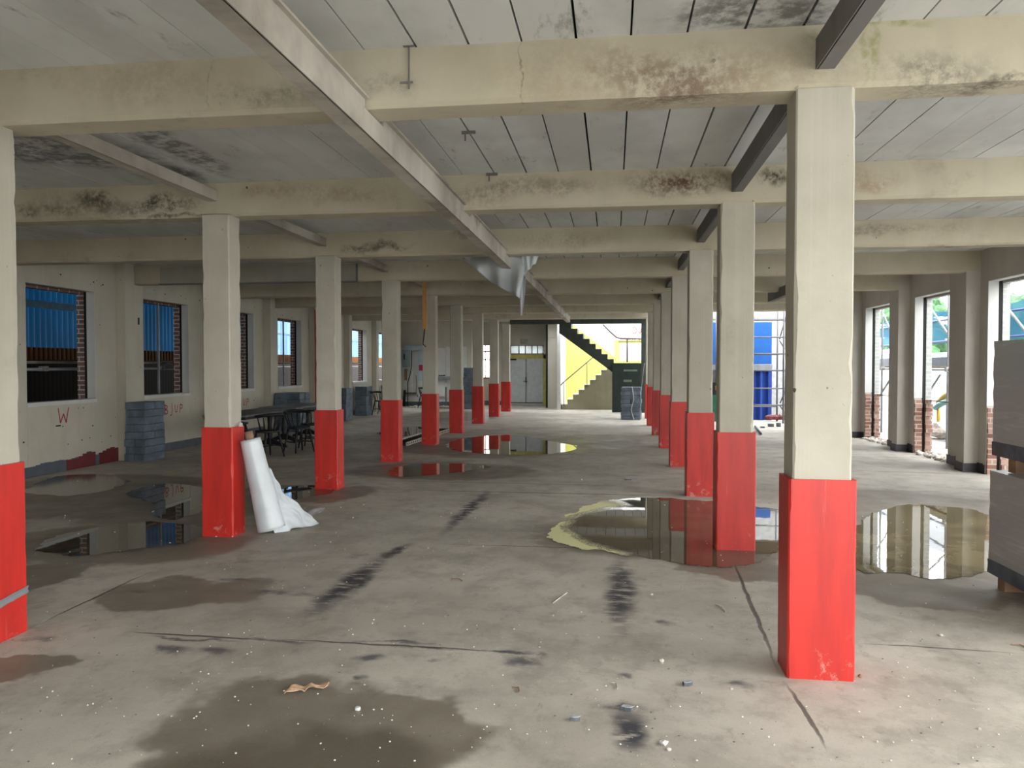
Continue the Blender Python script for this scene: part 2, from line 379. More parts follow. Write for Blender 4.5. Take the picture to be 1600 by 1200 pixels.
M['wrapb'] = plain('bluish_wrap_skirt', (.06, .09, .12), .4, .3, 9)

# ------------------------------------------------------------ mesh helpers
class MB:
    def __init__(s): s.bm = bmesh.new()
    def box(s, x0, x1, y0, y1, z0, z1, mat=None, mi=0):
        vs = [s.bm.verts.new(p) for p in ((x0,y0,z0),(x1,y0,z0),(x1,y1,z0),(x0,y1,z0),(x0,y0,z1),(x1,y0,z1),(x1,y1,z1),(x0,y1,z1))]
        if mat is not None:
            for v in vs: v.co = mat @ v.co
        for f in ((0,3,2,1),(4,5,6,7),(0,1,5,4),(1,2,6,5),(2,3,7,6),(3,0,4,7)):
            fc = s.bm.faces.new([vs[i] for i in f]); fc.material_index = mi
        return s
    def tube(s, pts, r, seg=8, r2=None, cap=True):
        pts = [Vector(p) for p in pts]; n = len(pts); rings = []
        for i, p in enumerate(pts):
            d = (pts[min(i+1, n-1)] - pts[max(i-1, 0)]).normalized()
            a = Vector((0, 0, 1)) if abs(d.z) < .9 else Vector((1, 0, 0))
            u = d.cross(a).normalized(); v = d.cross(u)
            rr = r if r2 is None else r + (r2-r)*i/max(1, n-1)
            if isinstance(r, (list, tuple)): rr = r[i]
            rings.append([s.bm.verts.new(p + (u*math.cos(t)+v*math.sin(t))*rr) for t in [2*math.pi*k/seg for k in range(seg)]])
        for i in range(n-1):
            for k in range(seg):
                f = s.bm.faces.new((rings[i][k], rings[i][(k+1) % seg], rings[i+1][(k+1) % seg], rings[i+1][k])); f.smooth = seg > 5
        if cap:
            s.bm.faces.new(rings[0][::-1]); s.bm.faces.new(rings[-1])
        return s
    def prism(s, poly, a0, a1, axis='Y'):
        """polygon of 2D points extruded along axis"""
        def P(u, v, a):
            return {'Y': (u, a, v), 'X': (a, u, v), 'Z': (u, v, a)}[axis]
        f = [s.bm.verts.new(P(u, v, a0)) for u, v in poly]; b = [s.bm.verts.new(P(u, v, a1)) for u, v in poly]
        n = len(poly); s.bm.faces.new(f); s.bm.faces.new(b[::-1])
        for i in range(n): s.bm.faces.new((f[i], b[i], b[(i+1) % n], f[(i+1) % n]))
        return s
    def grid(s, fn, nu, nv, smooth=True):
        g = [[s.bm.verts.new(fn(i/nu, j/nv)) for j in range(nv+1)] for i in range(nu+1)]
        for i in range(nu):
            for j in range(nv):
                f = s.bm.faces.new((g[i][j], g[i+1][j], g[i+1][j+1], g[i][j+1])); f.smooth = smooth
        return s
    def rock(s, c, r, sq=.7, seed=0, sub=2):
        t = bmesh.new(); bmesh.ops.create_icosphere(t, subdivisions=sub, radius=1)
        mp = {}
        for v in t.verts:
            d = 1 + .45*noise.noise(v.co*1.4 + Vector((seed*3.1, seed, 0)))
            mp[v.index] = s.bm.verts.new((c[0]+v.co.x*r*d, c[1]+v.co.y*r*d*.8, c[2]+max(-.55, v.co.z)*r*d*sq))
        for f in t.faces: s.bm.faces.new([mp[v.index] for v in f.verts])
        t.free(); return s
    def done(s, name, mat, parent=None, bevel=0, solid=0, smooth=False, fix=True):
        if fix: bmesh.ops.recalc_face_normals(s.bm, faces=s.bm.faces)
        me = bpy.data.meshes.new(name); s.bm.to_mesh(me); s.bm.free()
        for m in (mat if isinstance(mat, (list, tuple)) else [mat]): me.materials.append(m)
        if smooth:
            for p in me.polygons: p.use_smooth = True
        o = bpy.data.objects.new(name, me); COL.objects.link(o)
        if parent is not None:
            o.parent = parent; o.matrix_parent_inverse = Matrix.Translation(parent.location).inverted() if parent.type == 'EMPTY' else Matrix()
        if bevel:
            b = o.modifiers.new('b', 'BEVEL'); b.width = bevel; b.segments = 2; b.limit_method = 'ANGLE'
        if solid:
            b = o.modifiers.new('s', 'SOLIDIFY'); b.thickness = solid; b.offset = 0
        return o
def tag(o, label, cat, group=None, kind=None):
    o['label'] = label; o['category'] = cat
    if group: o['group'] = group
    o['kind'] = kind or 'thing'
    return o
def thing(name, loc, label, cat, group=None):
    o = bpy.data.objects.new(name, None); COL.objects.link(o); o.location = loc; o.empty_display_size = .1
    return tag(o, label, cat, group)
def struct(o): o['kind'] = 'structure'; return o
def copy_tree(o, loc, rz, label):
    c = o.copy(); COL.objects.link(c); c.location = loc; c.rotation_euler = (0, 0, rz); c['label'] = label
    for ch in list(o.children):
        d = ch.copy(); COL.objects.link(d); d.parent = c; d.matrix_parent_inverse = ch.matrix_parent_inverse.copy()
    return c
ORD = ['first', 'second', 'third', 'fourth', 'fifth', 'sixth', 'seventh', 'eighth', 'ninth']

# ------------------------------------------------------------ setting
YB = [4.03+2.735*k for k in range(8)]
YBK = -3.5   # unseen run behind the camera, extended to cut the light from there
ZB, ZC = 2.98, 3.29
XL, XR = -8.2, 5.4
m = MB(); m.grid(lambda u, v: (-8.5+14.2*u, -3.6+34.1*v, 0), 2, 2, False); struct(m.done('floor', M['floor']))
m = MB(); m.box(-60, 90, -30, 120, -.25, -.06)
struct(m.done('ground_yard', M['asphalt']))
# ceiling: planks with open joints and a dark slab above; one ragged hole
m = MB(); x = .08 - .283*29
HOLE = (1.55, 1.83)
random.seed(3)
k = 0
def hole_x(): return AY(1030, 405, 13.3).x
hx = hole_x()
while x < XR+.28:
    g = random.choice([.002, .003, .006, .009]) if x < -1.2 or x > 2.2 else random.choice([.009, .011, .014])
    x0, x1 = max(x+g, XL-.1), min(x+.283, XR+.1)
    ymax = 30.2 if x1 < -3.7 else (26.1 if x1 < 1.25 else 20.7)
    if x1 > x0:
        if x0 < hx < x1:
            m.box(x0, x1, YBK, 12.95, ZC, ZC+.04); m.box(x0, x1, 13.5, ymax, ZC, ZC+.04)
        else: m.box(x0, x1, YBK, ymax, ZC, ZC+.04)
    x += .283
ceil = struct(m.done('ceiling', M['ceiling']))
m = MB(); m.box(XL-.3, -3.75, YBK, 30.5, ZC+.05, ZC+.30); m.box(-3.75, -1.85, YBK, 26.2, ZC+.05, ZC+.30); m.box(-3.75, -1.87, 27.6, 30.5, ZC+.05, ZC+.30); m.box(-1.85, 1.25, YBK, 12.98, ZC+.05, ZC+.3); m.box(-1.85, hx-.12, 12.98, 13.45, ZC+.05, ZC+.3)
m.box(hx+.14, 1.25, 12.98, 13.45, ZC+.05, ZC+.3); m.box(-1.85, 1.25, 13.45, 26.2, ZC+.05, ZC+.3)
m.box(1.25, XR+.3, YBK, 20.75, ZC+.05, ZC+.30)
m.done('ceiling_slab', M['dark'], ceil)
m = MB()
for (dx, dz, w_, l_, r_) in [(-.09, 0, .07, .16, .5), (.02, 0, .06, .12, -.4)]:
    c0 = Vector((hx+dx, 13.35, ZC)); m.grid(lambda u, v: (c0.x+w_*(u-.5)*(1-v*.6)+r_*.1*v, c0.y+.03*math.sin(u*5), c0.z-l_*v), 4, 4)
m.done('torn_lining', M['greysheet'], ceil, solid=.004)

def wall_leaf(m, xa, xb, y0, y1, opens, z0, zb, zt, ztop):
    """one leaf of a wall along Y with openings (ya,yb) from zb to zt"""
    y = y0
    for (a, b) in opens:
        m.box(xa, xb, y, a, z0, ztop); 
        if zb > z0: m.box(xa, xb, a, b, z0, zb)
        m.box(xa, xb, a, b, zt, ztop); y = b
    m.box(xa, xb, y, y1, z0, ztop)
OL = [(9.85+2.73*k, 11.30+2.73*k) for k in range(-4, 7)]
m = MB(); wall_leaf(m, XL-.14, XL, YBK, 30.2, OL, 0, 1.04, 2.76, ZC+.05)
for k in range(-4, 8): m.box(XL, XL+.17, 9.09+2.73*k, 9.35+2.73*k, 0, ZC)
wl = struct(m.done('wall_left', M['wall'], bevel=.006))
m = MB(); wall_leaf(m, XL-.30, XL-.19, YBK, 30.2, [(a-.02, b-.02) for a, b in OL], -.2, 1.0, 2.72, 7.0)
m.done('brick_outer_leaf', M['brick'], wl)
m = MB()
for a, b in OL: m.box(XL-.14, XL+.001, b-.008, b+.0, 1.04, 2.76)
m.done('white_reveal', M['white'], wl)
m = MB()
for a, b in OL: m.box(XL-.2, XL-.13, b, b+.012, 1.0, 2.76); m.box(XL-.2, XL-.13, a, b, 2.76, 2.78)
m.done('cavity_strip', M['dark'], wl)
for i, (a, b) in enumerate(OL[4:]):
    m = MB(); m.box(XL-.2, XL+.015, a-.01, b+.01, 1.0, 1.06)
    w = struct(m.done('window_%d' % (i+1), M['white'], bevel=.004))
    if i in (1, 3):
        m = MB(); m.box(XL-.19, XL-.16, a+.70, a+.735, 1.06, 2.74)
        m.done('mullion', M['tube'], w)
# shallow marks on the blockwork: fixing holes and the painted letters
def stroke(m, pts, w=.02, X=XL+.004):
    for (a, b) in zip(pts, pts[1:]):
        A = Vector((X, a[0], a[1])); Bv = Vector((X, b[0], b[1])); d = (Bv-A); n = Vector((0, -d.z, d.y)).normalized()*w/2
        e = d.normalized()*w*.3
        vs = [m.bm.verts.new(p) for p in (A-n-e, A+n-e, Bv+n+e, Bv-n+e)]; m.bm.faces.new(vs)
def letters(m, txt, y, z, h, w_):
    G_ = {'W': [[(0,1),(.2,0),(.5,.6),(.75,0),(1,1)]], 'B': [[(0,0),(0,1),(.6,.85),(.55,.6),(0,.5),(.7,.35),(.65,.05),(0,0)]], '/': [[(.5,1.1),(.6,.3),(.4,-.15),(.0,-.2)]],
          'U': [[(0,.9),(.1,.15),(.5,.1),(.8,.85)]], 'P': [[(0,0),(.1,.9),(.7,.85),(.7,.5),(.1,.45)]], 'I': [[(.3,1.2),(.3,0)]], 'N': [[(0,0),(.1,.9),(.6,.1),(.8,1)]]}
    for ch in txt:
        for st in G_[ch]: stroke(m, [(y+u*w_, z+v*h) for u, v in st])
        y += w_*1.35
for (txt, y, z, h, w_) in [('W', 10.45, .73, .22, .22), ('B/UP', 13.2, .69, .17, .12), ('B/UP', 15.9, .68, .17, .12), ('INP', 18.75, .68, .17, .13)]:
    m = MB(); letters(m, txt, y, z, h, w_); m.done('painted_letters', M['redmark'], wl, fix=False)
m = MB(); random.seed(5)
for i in range(90):
    a = random.uniform(9, 27); z = random.choice([random.uniform(.1, .95), random.uniform(2.8, 2.95)])
    s_ = random.uniform(.008, .022); m.box(XL, XL+.003, a, a+s_*1.4, z, z+s_)
m.box(XL, XL+.004, 12.42, 12.46, 2.3, 2.42); m.box(XL, XL+.004, 10.4, 10.5, .68, .70); m.box(XL, XL+.006, 17.8, 17.84, 2.1, 2.55)
m.done('fixing_holes', M['dark'], wl)
# baseboards (paint bands with a broken top edge)
def band(xa, xb, y0, y1, h, amp, mat, name, face):
    m = MB(); n = max(4, int((y1-y0)/.09)); hs = [h+amp*noise.noise(Vector((y0+i*.37, 1.3, h*9))) for i in range(n+1)]
    for i in range(n):
        a, b = y0+(y1-y0)*i/n, y0+(y1-y0)*(i+1)/n
        m.prism([(a, 0), (b, 0), (b, hs[i+1] if amp < .02 else hs[i]), (a, hs[i])], xa, xb, 'X')
    return struct(m.done(name, mat))
for k, (a, b) in enumerate([(1, 9.09), (9.35, 11.82), (12.08, 14.55), (14.81, 17.28), (17.54, 20.01), (20.27, 22.74), (23.0, 25.47), (25.73, 30.2)]):
    band(XL, XL+.012, a, b, .15, .05 if k < 2 else .004, M['greytrim'], 'baseboard_left' if k == 0 else 'baseboard_left.%03d' % k, 1)
band(XL, XL+.018, 10.6, 11.25, .17, .09, M['maroon'], 'trim_1', 1); band(XL, XL+.018, 11.35, 11.82, .19, .07, M['maroon'], 'trim_2', 1)
m = MB(); m.box(XL+.17, XL+.2, 19.98, 20.28, 0, 3.08); m.box(XL+.17, XL+.2, 20.28, 21.6, 3.0, 3.08)
struct(m.done('trim_3', M['redp']))

# right wall with the openings knocked down to the floor
OR = [(13.29+2.735*k, 14.73+2.735*k) for k in range(-1, 3)]
m = MB(); wall_leaf(m, XR, XR+.14, 8.9, 20.7, OR, 0, 0, 2.82, ZC+.05)
for k in range(-2, 7): m.box(XR-.2, XR+.1, YB[0]+2.735*k, YB[0]+.27+2.735*k, 0, ZC)
wr = struct(m.done('wall_right', M['wallr'], bevel=.006))
m = MB(); wall_leaf(m, XR+.19, XR+.30, 8.9, 20.7, [(a, b) for a, b in OR], .95, .95, 2.78, 7.0)
m.done('brick_outer_leaf', M['brickw'], wr)
m = MB(); wall_leaf(m, XR+.19, XR+.30, 8.9, 20.7, [(a, b) for a, b in OR], -.1, -.1, .96, .96)
m.done('brick_base_courses', M['brickr'], wr)
m = MB()
for a, b in OR: m.box(XR-.001, XR+.14, b-.008, b, 1.0, 2.82); m.box(XR, XR+.14, a, b, 2.812, 2.82)
m.done('white_reveal', M['white'], wr)
m = MB()
for a, b in OR: m.box(XR+.13, XR+.2, b+.0, b+.012, 0, 2.82)
m.done('cavity_strip', M['dark'], wr)
m = MB(); random.seed(11)
for a, b in OR:
    for zi in range(13):
        z = zi*.075; d = random.uniform(.0, .06); m.box(XR+.185, XR+.30, b-.02-d, b+.01, z+.004, z+.07)
        d = random.uniform(0, .035); m.box(XR+.01, XR+.135, b-.01-d, b, z+.0, z+.075)
        m.box(XR+.185, XR+.30, a-.01, a+.02+d, z+.004, z+.07)
m.done('broken_brick_edge', M['brickr'], wr)
for k in range(0, 4):
    lo = [8.9]+[o[1] for o in OR]; hi = [o[0] for o in OR]
    band(XR-.015, XR, lo[k], hi[k], .13, .05, M['purpletrim'], 'baseboard_right' if k == 0 else 'baseboard_right.%03d' % k, -1)
m = MB()
for k in range(1, 6): y = YB[k]; m.box(XR-.215, XR-.2, y-.01, y+.28, 0, .13); m.box(XR-.2, XR, y-.012, y, 0, .13)
struct(m.done('trim_4', M['purpletrim']))

m = MB(); m.box(XL, -1.2, YBK-.2, YBK, 0, ZC); struct(m.done('wall_light_block', M['wall']))  # unseen wall added behind the camera to cut front light on left columns
# end wall, door wall and the stairwell
YE = 30.2
m = MB(); m.box(XL-.3, -5.55, YE-1.1, YE-.9, 0, ZC); m.box(-5.55, -5.4, YE-1.1, YE, 0, ZC); m.box(-5.4, -5.3, YE, YE+.2, 0, ZC); m.box(-4.8, -3.95-.1, YE, YE+.2, 0, ZC); m.box(-5.3, -4.8, YE, YE+.2, 0, 1.05); m.box(-5.3, -4.8, YE, YE+.2, 2.4, ZC)
m.box(-4.06, -2.72, YE, YE+.2, 2.38, ZC); m.box(-2.72, -1.85, YE, YE+.2, 0, ZC)
wb = struct(m.done('wall_back', M['wall']))
m = MB(); m.box(XL, -5.55, YE-1.115, YE-1.1, 0, .17); m.box(-5.4, -4.2, YE-.015, YE, 0, .17); struct(m.done('baseboard_back', M['greytrim']))
m = MB(); m.box(-6.4, -5.6, YE-1.12, YE-1.104, .17, 2.3); m.box(-8.19, -6.42, YE-1.12, YE-1.104, .17, 2.25)
m.done('white_panelling', M['whitep'], wb)
w8 = MB()
for z in (1.05, 1.78, 2.1, 2.37): w8.box(-5.3, -4.8, YE+.05, YE+.09, z, z+.05)
for x_ in (-5.3, -5.07, -4.83): w8.box(x_, x_+.03, YE+.05, YE+.09, 1.0, 2.4)
w8 = struct(w8.done('window_9', M['redp']))
# door in the end wall
m = MB(); m.box(-4.14, -4.04, YE-.03, YE+.1, 0, 2.0); m.box(-2.74, -2.64, YE-.03, YE+.1, 0, 2.0); m.box(-4.14, -2.64, YE-.03, YE+.1, 1.85, 2.0)
dr = struct(m.done('door_1', M['yframe'], bevel=.004))
m = MB(); m.box(-4.1, -2.7, YE+.055, YE+.1, 0, 2.02); m.done('door_light_block', M['doorw'], dr)  # full panel added behind the leaves to block light through their gap
for (a, b) in ((-4.04, -3.395), (-3.385, -2.74)):
    m = MB(); m.box(a, b, YE, YE+.05, .02, 1.85); lf = m.done('door_leaf', M['doorw'], dr, bevel=.004)
m = MB(); m.box(-3.52, -3.36, YE-.06, YE-.02, .93, .96); m.box(-3.44, -3.40, YE-.03, YE, .88, 1.12); m.tube([(-3.42, YE-.02, .1), (-3.42, YE-.02, 1.83)], .008, 6); m.done('handle', M['black'], dr)
m = MB(); m.box(-4.04, -3.80, YE-.05, YE, 1.78, 1.84); m.done('door_closer', M['black'], dr)
m = MB(); m.box(-4.04, -2.74, YE-.012, YE, .08, .11); m.done('kick_rail', M['black'], dr)
m = MB()
for x_ in (-4.06, -3.72, -3.46, -3.20, -2.98, -2.76): m.box(x_, x_+.035, YE-.02, YE+.05, 2.02, 2.38)
m.box(-4.06, -2.72, YE-.02, YE+.05, 2.02, 2.05); m.box(-4.06, -2.72, YE-.02, YE+.05, 2.35, 2.38)
tw = struct(m.done('window_10', M['steeld']))
m = MB(); m.box(-4.06, -2.74, YE+.05, YE+.06, 2.03, 2.36); m.done('pane', M['glass'], tw)
sg = MB(); sg.box(-3.65, -3.35, YE-.02, YE-.002, 2.42, 2.62)
tag(sg.done('door_sign', plain('faded_sign', (.33, .34, .28), .6)), 'small faded grey sign above the transom over the double doors', 'sign')
m = MB(); m.box(-2.41, -1.99, 28.5, 28.6, 0, 2.5); m.box(-2.41, -1.99, 28.5, 28.6, 2.62, ZC); m.box(-2.41, -1.99, 28.53, 28.6, 2.5, 2.62)
pt = struct(m.done('wall_partition', M['wall']))
m = MB(); m.box(-2.48, -2.41, 28.48, 28.6, 0, ZC); m.done('dark_edge_strip', M['dark'], pt)
m = MB(); m.box(-1.98, -1.86, 27.35, 30.3, 0, 6)
struct(m.done('wall_stair_side', M['whitep']))
m = MB(); m.box(-1.9, 3.2, 30.3, 30.45, 0, 2.55); m.box(-1.9, -.3, 30.3, 30.45, 2.55, 3.6)
sb = struct(m.done('wall_stair_back', M['yellow']))
qa = AY(886, 500, 30.28); qb = AY(960, 558, 30.28)  # white overlay paints overexposed light; diagonal edge traces the upper flight's outline
m = MB(); m.prism([(qa.x, 3.7), (qa.x, qa.z), (qb.x, qb.z), (qb.x, 2.55), (3.2, 2.55), (3.2, 3.7)], 30.275, 30.299, 'Y'); m.box(-1.9, 3.2, 30.3, 30.45, 3.6, 4.6); m.box(-.3, 3.2, 30.31, 30.45, 2.55, 3.6); m.done('white_glare_band', M['whitep'], sb)
m = MB(); m.box(.25, 1.6, 30.285, 30.3, 1.75, 2.45); m.done('white_panel', M['whitep'], sb)
m = MB(); m.box(.2, 1.7, 30.28, 30.3, 2.47, 2.53); m.done('green_dado_line', plain('yellow_green', (.18, .20, .02), .5), sb)
def flat_stroke(m, pts, w, Yp):
    for a, b in zip(pts, pts[1:]):
        A = Vector((a[0], Yp, a[1])); Bv = Vector((b[0], Yp, b[1])); d = Bv-A; n = Vector((-d.z, 0, d.x)).normalized()*w/2
        m.bm.faces.new([m.bm.verts.new(p) for p in (A-n, A+n, Bv+n, Bv-n)])
m = MB(); YQ = 30.27; p0 = AY(989, 512, YQ)
flat_stroke(m, [(p0.x, p0.z), (p0.x+.09, p0.z+.01), (p0.x+.15, p0.z-.08), (p0.x+.15, p0.z-.14), (p0.x+.09, p0.z-.22), (p0.x, p0.z-.22)], .03, YQ)
flat_stroke(m, [(p0.x, p0.z), (p0.x, p0.z-.05)], .03, YQ); flat_stroke(m, [(p0.x, p0.z-.18), (p0.x, p0.z-.22)], .03, YQ)
flat_stroke(m, [(p0.x+.22, p0.z-.14), (p0.x+.24, p0.z-.2), (p0.x+.28, p0.z-.22), (p0.x+.31, p0.z-.16), (p0.x+.32, p0.z-.02)], .03, YQ)
for i, st in enumerate([[(0,0),(0,1),(.8,.8),(.8,0)], [(0,1),(.8,0)], [(0,0),(.8,1)], [(0,1),(.4,0),(.8,1)], [(0,0),(.4,1),(.8,0)], [(0,.5),(.8,.5)], [(0,1),(0,0),(.8,0)], [(0,0),(.4,1),(.8,0)]]):
    q = AY(977+3.5*i, 528, YQ); flat_stroke(m, [(q.x+u*.06, q.z-.08+v*.075) for u, v in st], .025, YQ)
m.done('red_lettering', plain('red_letter_paint', (.22, .015, .01), .6), sb, fix=False)

# staircase
st = thing('staircase', (-1, 27.5, 0), 'concrete staircase turning at a half landing below the bright yellow wall', 'staircase')
N = 9; x0 = AY(878, 638, 27.5).x; x1 = AY(957, 573, 27.5).x; dx = (x1-x0)/N; dz = .175
poly = [(x0, 0)]
for i in range(N): poly += [(x0+i*dx, (i+1)*dz), (x0+(i+1)*dx, (i+1)*dz)]
poly += [(x1, 0)]
m = MB(); m.prism(poly, 27.5, 28.7, 'Y'); m.done('lower_flight', M['stairc'], st)
m = MB()
for i in range(N): m.box(x0+i*dx-.02, x0+(i+1)*dx, 27.48, 28.7, (i+1)*dz, (i+1)*dz+.02)
m.done('tread_edge', M['whitep'], st)
m = MB(); m.box(x1, 1.15, 26.1, 28.7, 1.48, 1.62); m.done('landing', M['greengrey'], st)
ux0 = AY(959, 562, 26.1).x; uz0 = 1.62; un = 8; udx = -(ux0-AY(900, 512, 26.1).x)/6.2; udz = .172
poly = []
for i in range(un): poly += [(ux0+i*udx, uz0+i*udz), (ux0+i*udx, uz0+(i+1)*udz)]
poly += [(ux0+un*udx, uz0+un*udz), (ux0+un*udx-.2, uz0+un*udz), (ux0+un*udx-.2, uz0+un*udz-.32)]
poly += [(ux0, uz0-.30)]
m = MB(); m.prism(poly, 26.1, 27.15, 'Y'); m.done('upper_flight', M['greengrey'], st)
m = MB()
for (px, py0, py1) in ((881, 598, 634), (917, 566, 604)):
    a = AY(px, py0, 27.5); b = AY(px, py1, 27.5); m.tube([a, b], .016, 6)
m.tube([AY(874, 604, 27.5), AY(881, 597, 27.5), AY(935, 551, 27.5)], .022, 6); m.done('handrail', plain('grey_rail', (.10, .095, .085), .5), st)
m = MB(); pts = [AY(*p, 28.6) for p in ((942, 507), (955, 520), (963, 527), (970, 529), (1004, 529.5))]; m.tube(pts, .03, 6); m.tube([AY(980, 529, 28.6), AY(980, 566, 28.6)], .03, 6)
m.done('landing_rail', plain('maroon_rail', (.035, .012, .018), .5), st)
m = MB(); m.box(0, .925, 26.02, 26.08, .0, 1.66); m.box(-.03, .09, 25.98, 26.12, 0, 1.66)
m.done('landing_boarding', M['green'], st)
m = MB(); m.box(.35, .8, 26.01, 26.02, 1.38, 1.44); m.done('tape_scrap', plain('pale_green_tape', (.13, .17, .12), .5), st)
m = MB(); m.box(.35, .62, 26.01, 26.02, 1.02, 1.10); m.done('tape_scrap', plain('pale_tape', (.13, .17, .12), .5), st)
m = MB(); m.box(-3.5, 1.2, 26.0, 26.2, 2.98, 3.2); m.box(.93, 1.10, 26.0, 26.15, 0, 2.98)
tag(m.done('steel_portal', M['greengrey'], bevel=.005), 'dark green grey steel frame around the stairwell opening', 'steel frame')

# ------------------------------------------------------------ beams
for i, Y in enumerate(YB):
    xr = XR if i <= 6 else 1.23
    m = MB(); n = 150; ch = .022
    random.seed(100+i)
    prof = lambda j: None
    rings = []
    for a in range(n+1):
        X = XL + (xr-XL)*a/n
        c1 = ch + .012*max(0, noise.noise(Vector((X*2.3, Y, 3)))); e = .004*noise.noise(Vector((X*1.1, Y, 0)))
        rings.append([m.bm.verts.new(p) for p in ((X, Y, ZC), (X, Y-e, ZB+c1), (X, Y+c1, ZB+e), (X, Y+.25-c1, ZB+e), (X, Y+.25, ZB+c1), (X, Y+.25, ZC))])
    for a in range(n):
        for k in range(5): m.bm.faces.new((rings[a][k], rings[a][k+1], rings[a+1][k+1], rings[a+1][k]))
    m.bm.faces.new(rings[0]); m.bm.faces.new(rings[-1][::-1])
    o = m.done('ceiling_beam', M['beam'])
    tag(o, ['cream concrete beam carried by the chipped column beside the wrapped pallets', 'cream concrete beam with black mould patches over the plastic roll', 'cream concrete beam where the torn plastic sheet hangs',
            'cream concrete beam just behind the hanging torn sheet', 'cream concrete beam fifth in the run towards the stairs', 'cream concrete beam sixth in the run towards the stairs',
            'cream concrete beam seventh in the run towards the stairs', 'last cream concrete beam, in front of the dark stairwell frame'][i], 'beam', 'concrete beams under the ceiling planks')
for j, Y in enumerate((1.295, -1.44)):
    m = MB(); m.box(XL, XR, Y, Y+.25, ZB, ZC)
    tag(m.done('ceiling_beam', M['beam'], bevel=.02), ['cream concrete beam overhead at the camera, above the picture', 'cream concrete beam behind the camera'][j], 'beam', 'concrete beams under the ceiling planks')
m = MB(); p = AY(640, 75, YB[0]); m.box(p.x-.004, p.x+.004, YB[0]-.02, YB[0]-.012, p.z-.22, p.z); m.box(p.x-.03, p.x+.03, YB[0]-.03, YB[0]-.01, p.z, p.z+.01); m.box(p.x-.05, p.x+.02, YB[0]-.014, YB[0]-.008, p.z-.19, p.z-.18)
tag(m.done('hanger_rod', M['steeld']), 'thin rusty hanger rod hooked on the face of the concrete beam', 'rod')
for (x, y) in ((733, 209), (768, 274)):
    p = AY(x, y, (YB[0]+1.5) if x < 750 else YB[1]-.05); p = Vector((p.x, G(x, y, ZC-.02).y, ZC)); m = MB(); m.box(p.x-.05, p.x+.05, p.y-.01, p.y+.01, ZC-.02, ZC); m.box(p.x-.03, p.x-.02, p.y-.005, p.y+.005, ZC-.07, ZC-.02)
    tag(m.done('ceiling_hook', M['steeld']), 'small rusty hook in the plank joint, %s' % ('nearer the camera' if x < 750 else 'against the second beam'), 'hook')
# board casing on the fourth beam; dark strip paints the shade gap below
a = AY(250, 445, YB[3]-.03); b = AY(556, 440, YB[3]-.03)
m = MB(); m.box(a.x, b.x, YB[3]-.03, YB[3], 2.98, ZC-.03); cas = tag(m.done('beam_casing', M['board']), 'flat board casing on the beam above the tables', 'casing')
m = MB(); m.box(a.x, b.x+.03, YB[3]-.045, YB[3]-.002, 2.955, 2.98); m.box(b.x, b.x+.025, YB[3]-.035, YB[3], 2.98, ZC-.03); m.done('edge_shade_strip', M['steeld'], cas)

# ------------------------------------------------------------ columns
def shaft(m, x0, x1, y0, y1, z0, z1, seed, amp, n=60, ch=.008):
    rings = []
    for a in range(n+1):
        z = z0+(z1-z0)*a/n; r = []
        for (cx, cy, sx_, sy_) in ((x0, y0, 1, 1), (x1, y0, -1, 1), (x1, y1, -1, -1), (x0, y1, 1, -1)):
            c = ch + amp*max(0, noise.noise(Vector((cx*9, cy*7+seed, z*6))) + .3*noise.noise(Vector((cx, seed, z*40))))
            p1 = (cx+sx_*c, cy, z); p2 = (cx, cy+sy_*c, z)
            r += [p1, p2] if (sx_, sy_) in ((-1, 1), (1, -1)) else [p2, p1]
        # order around: start at x0,y0
        rings.append([m.bm.verts.new(p) for p in r])
    k = len(rings[0])
    for a in range(n):
        for i in range(k): m.bm.faces.new((rings[a][i], rings[a][(i+1) % k], rings[a+1][(i+1) % k], rings[a+1][i]))
    m.bm.faces.new(rings[0][::-1]); m.bm.faces.new(rings[-1])
def column(x0, x1, y0, y1, lab, seed):
    t = thing('concrete_column', ((x0+x1)/2, (y0+y1)/2, 0), lab, 'column', 'red-based concrete columns')
    m = MB(); shaft(m, x0+.022, x1-.022, y0+.012, y1-.012, 1.02, ZB+.004, seed, .022); m.done('shaft', M['column'], t, fix=True)
    m = MB(); shaft(m, x0, x1, y0, y1, 0, 1.02, seed+5, .012, 30); m.done('painted_base', M['red'], t)
    return t
RL = ['red-based cream column beside the shrink-wrapped pallets', 'red-based cream column standing in the edge of the greenish puddle', 'red-based cream column on the far rim of the greenish puddle',
      'fourth red-based column in the row ending at the block pallet', 'fifth red-based column in the row ending at the block pallet', 'sixth red-based column in the row ending at the block pallet',
      'seventh red-based column in the row ending at the block pallet', 'last red-based column, behind the pallet of grey blocks']
for i, Y in enumerate(YB):
    c = column(.885 if i < 7 else .945, 1.215 if i < 7 else 1.26, Y, Y+.24, RL[i], i)
LY = [3.93, 6.69, 9.42, 12.25, 14.98, 17.6, 20.5, 23.35, 26.0]
LL = ['red-based cream column with silver tape round it, cut by the photo edge', 'red-based cream column with the white plastic roll leaning on it', 'red-based cream column between the tables and a small puddle',
      'red-based cream column in front of the windsor chair by the wall', 'red-based cream column beside the perforated tray', 'sixth red-based column in the row running to the white doors', 'seventh red-based column in the row running to the white doors',
      'eighth red-based column in the row running to the white doors', 'last red-based column, against the white double doors']
for i, Y in enumerate(LY):
    c = column(-3.80, -3.49, Y, Y+.24, LL[i], 20+i)
    if i == 0:
        m = MB(); z0, z1 = .20, .245
        m.grid(lambda u, v: (-3.485+.004*math.sin(v*9), Y+.24*u, z0+(z1-z0)*v+.03*u+.004*noise.noise(Vector((u*9, v*3, 0)))), 14, 4); m.done('tape_band', M['tube'], c)
    if i == 1:
        m = MB(); m.rock((-3.47, Y+.12, 1.035), .022, 1.2, 3); m.done('paint_blob', M['stonewh'], c)
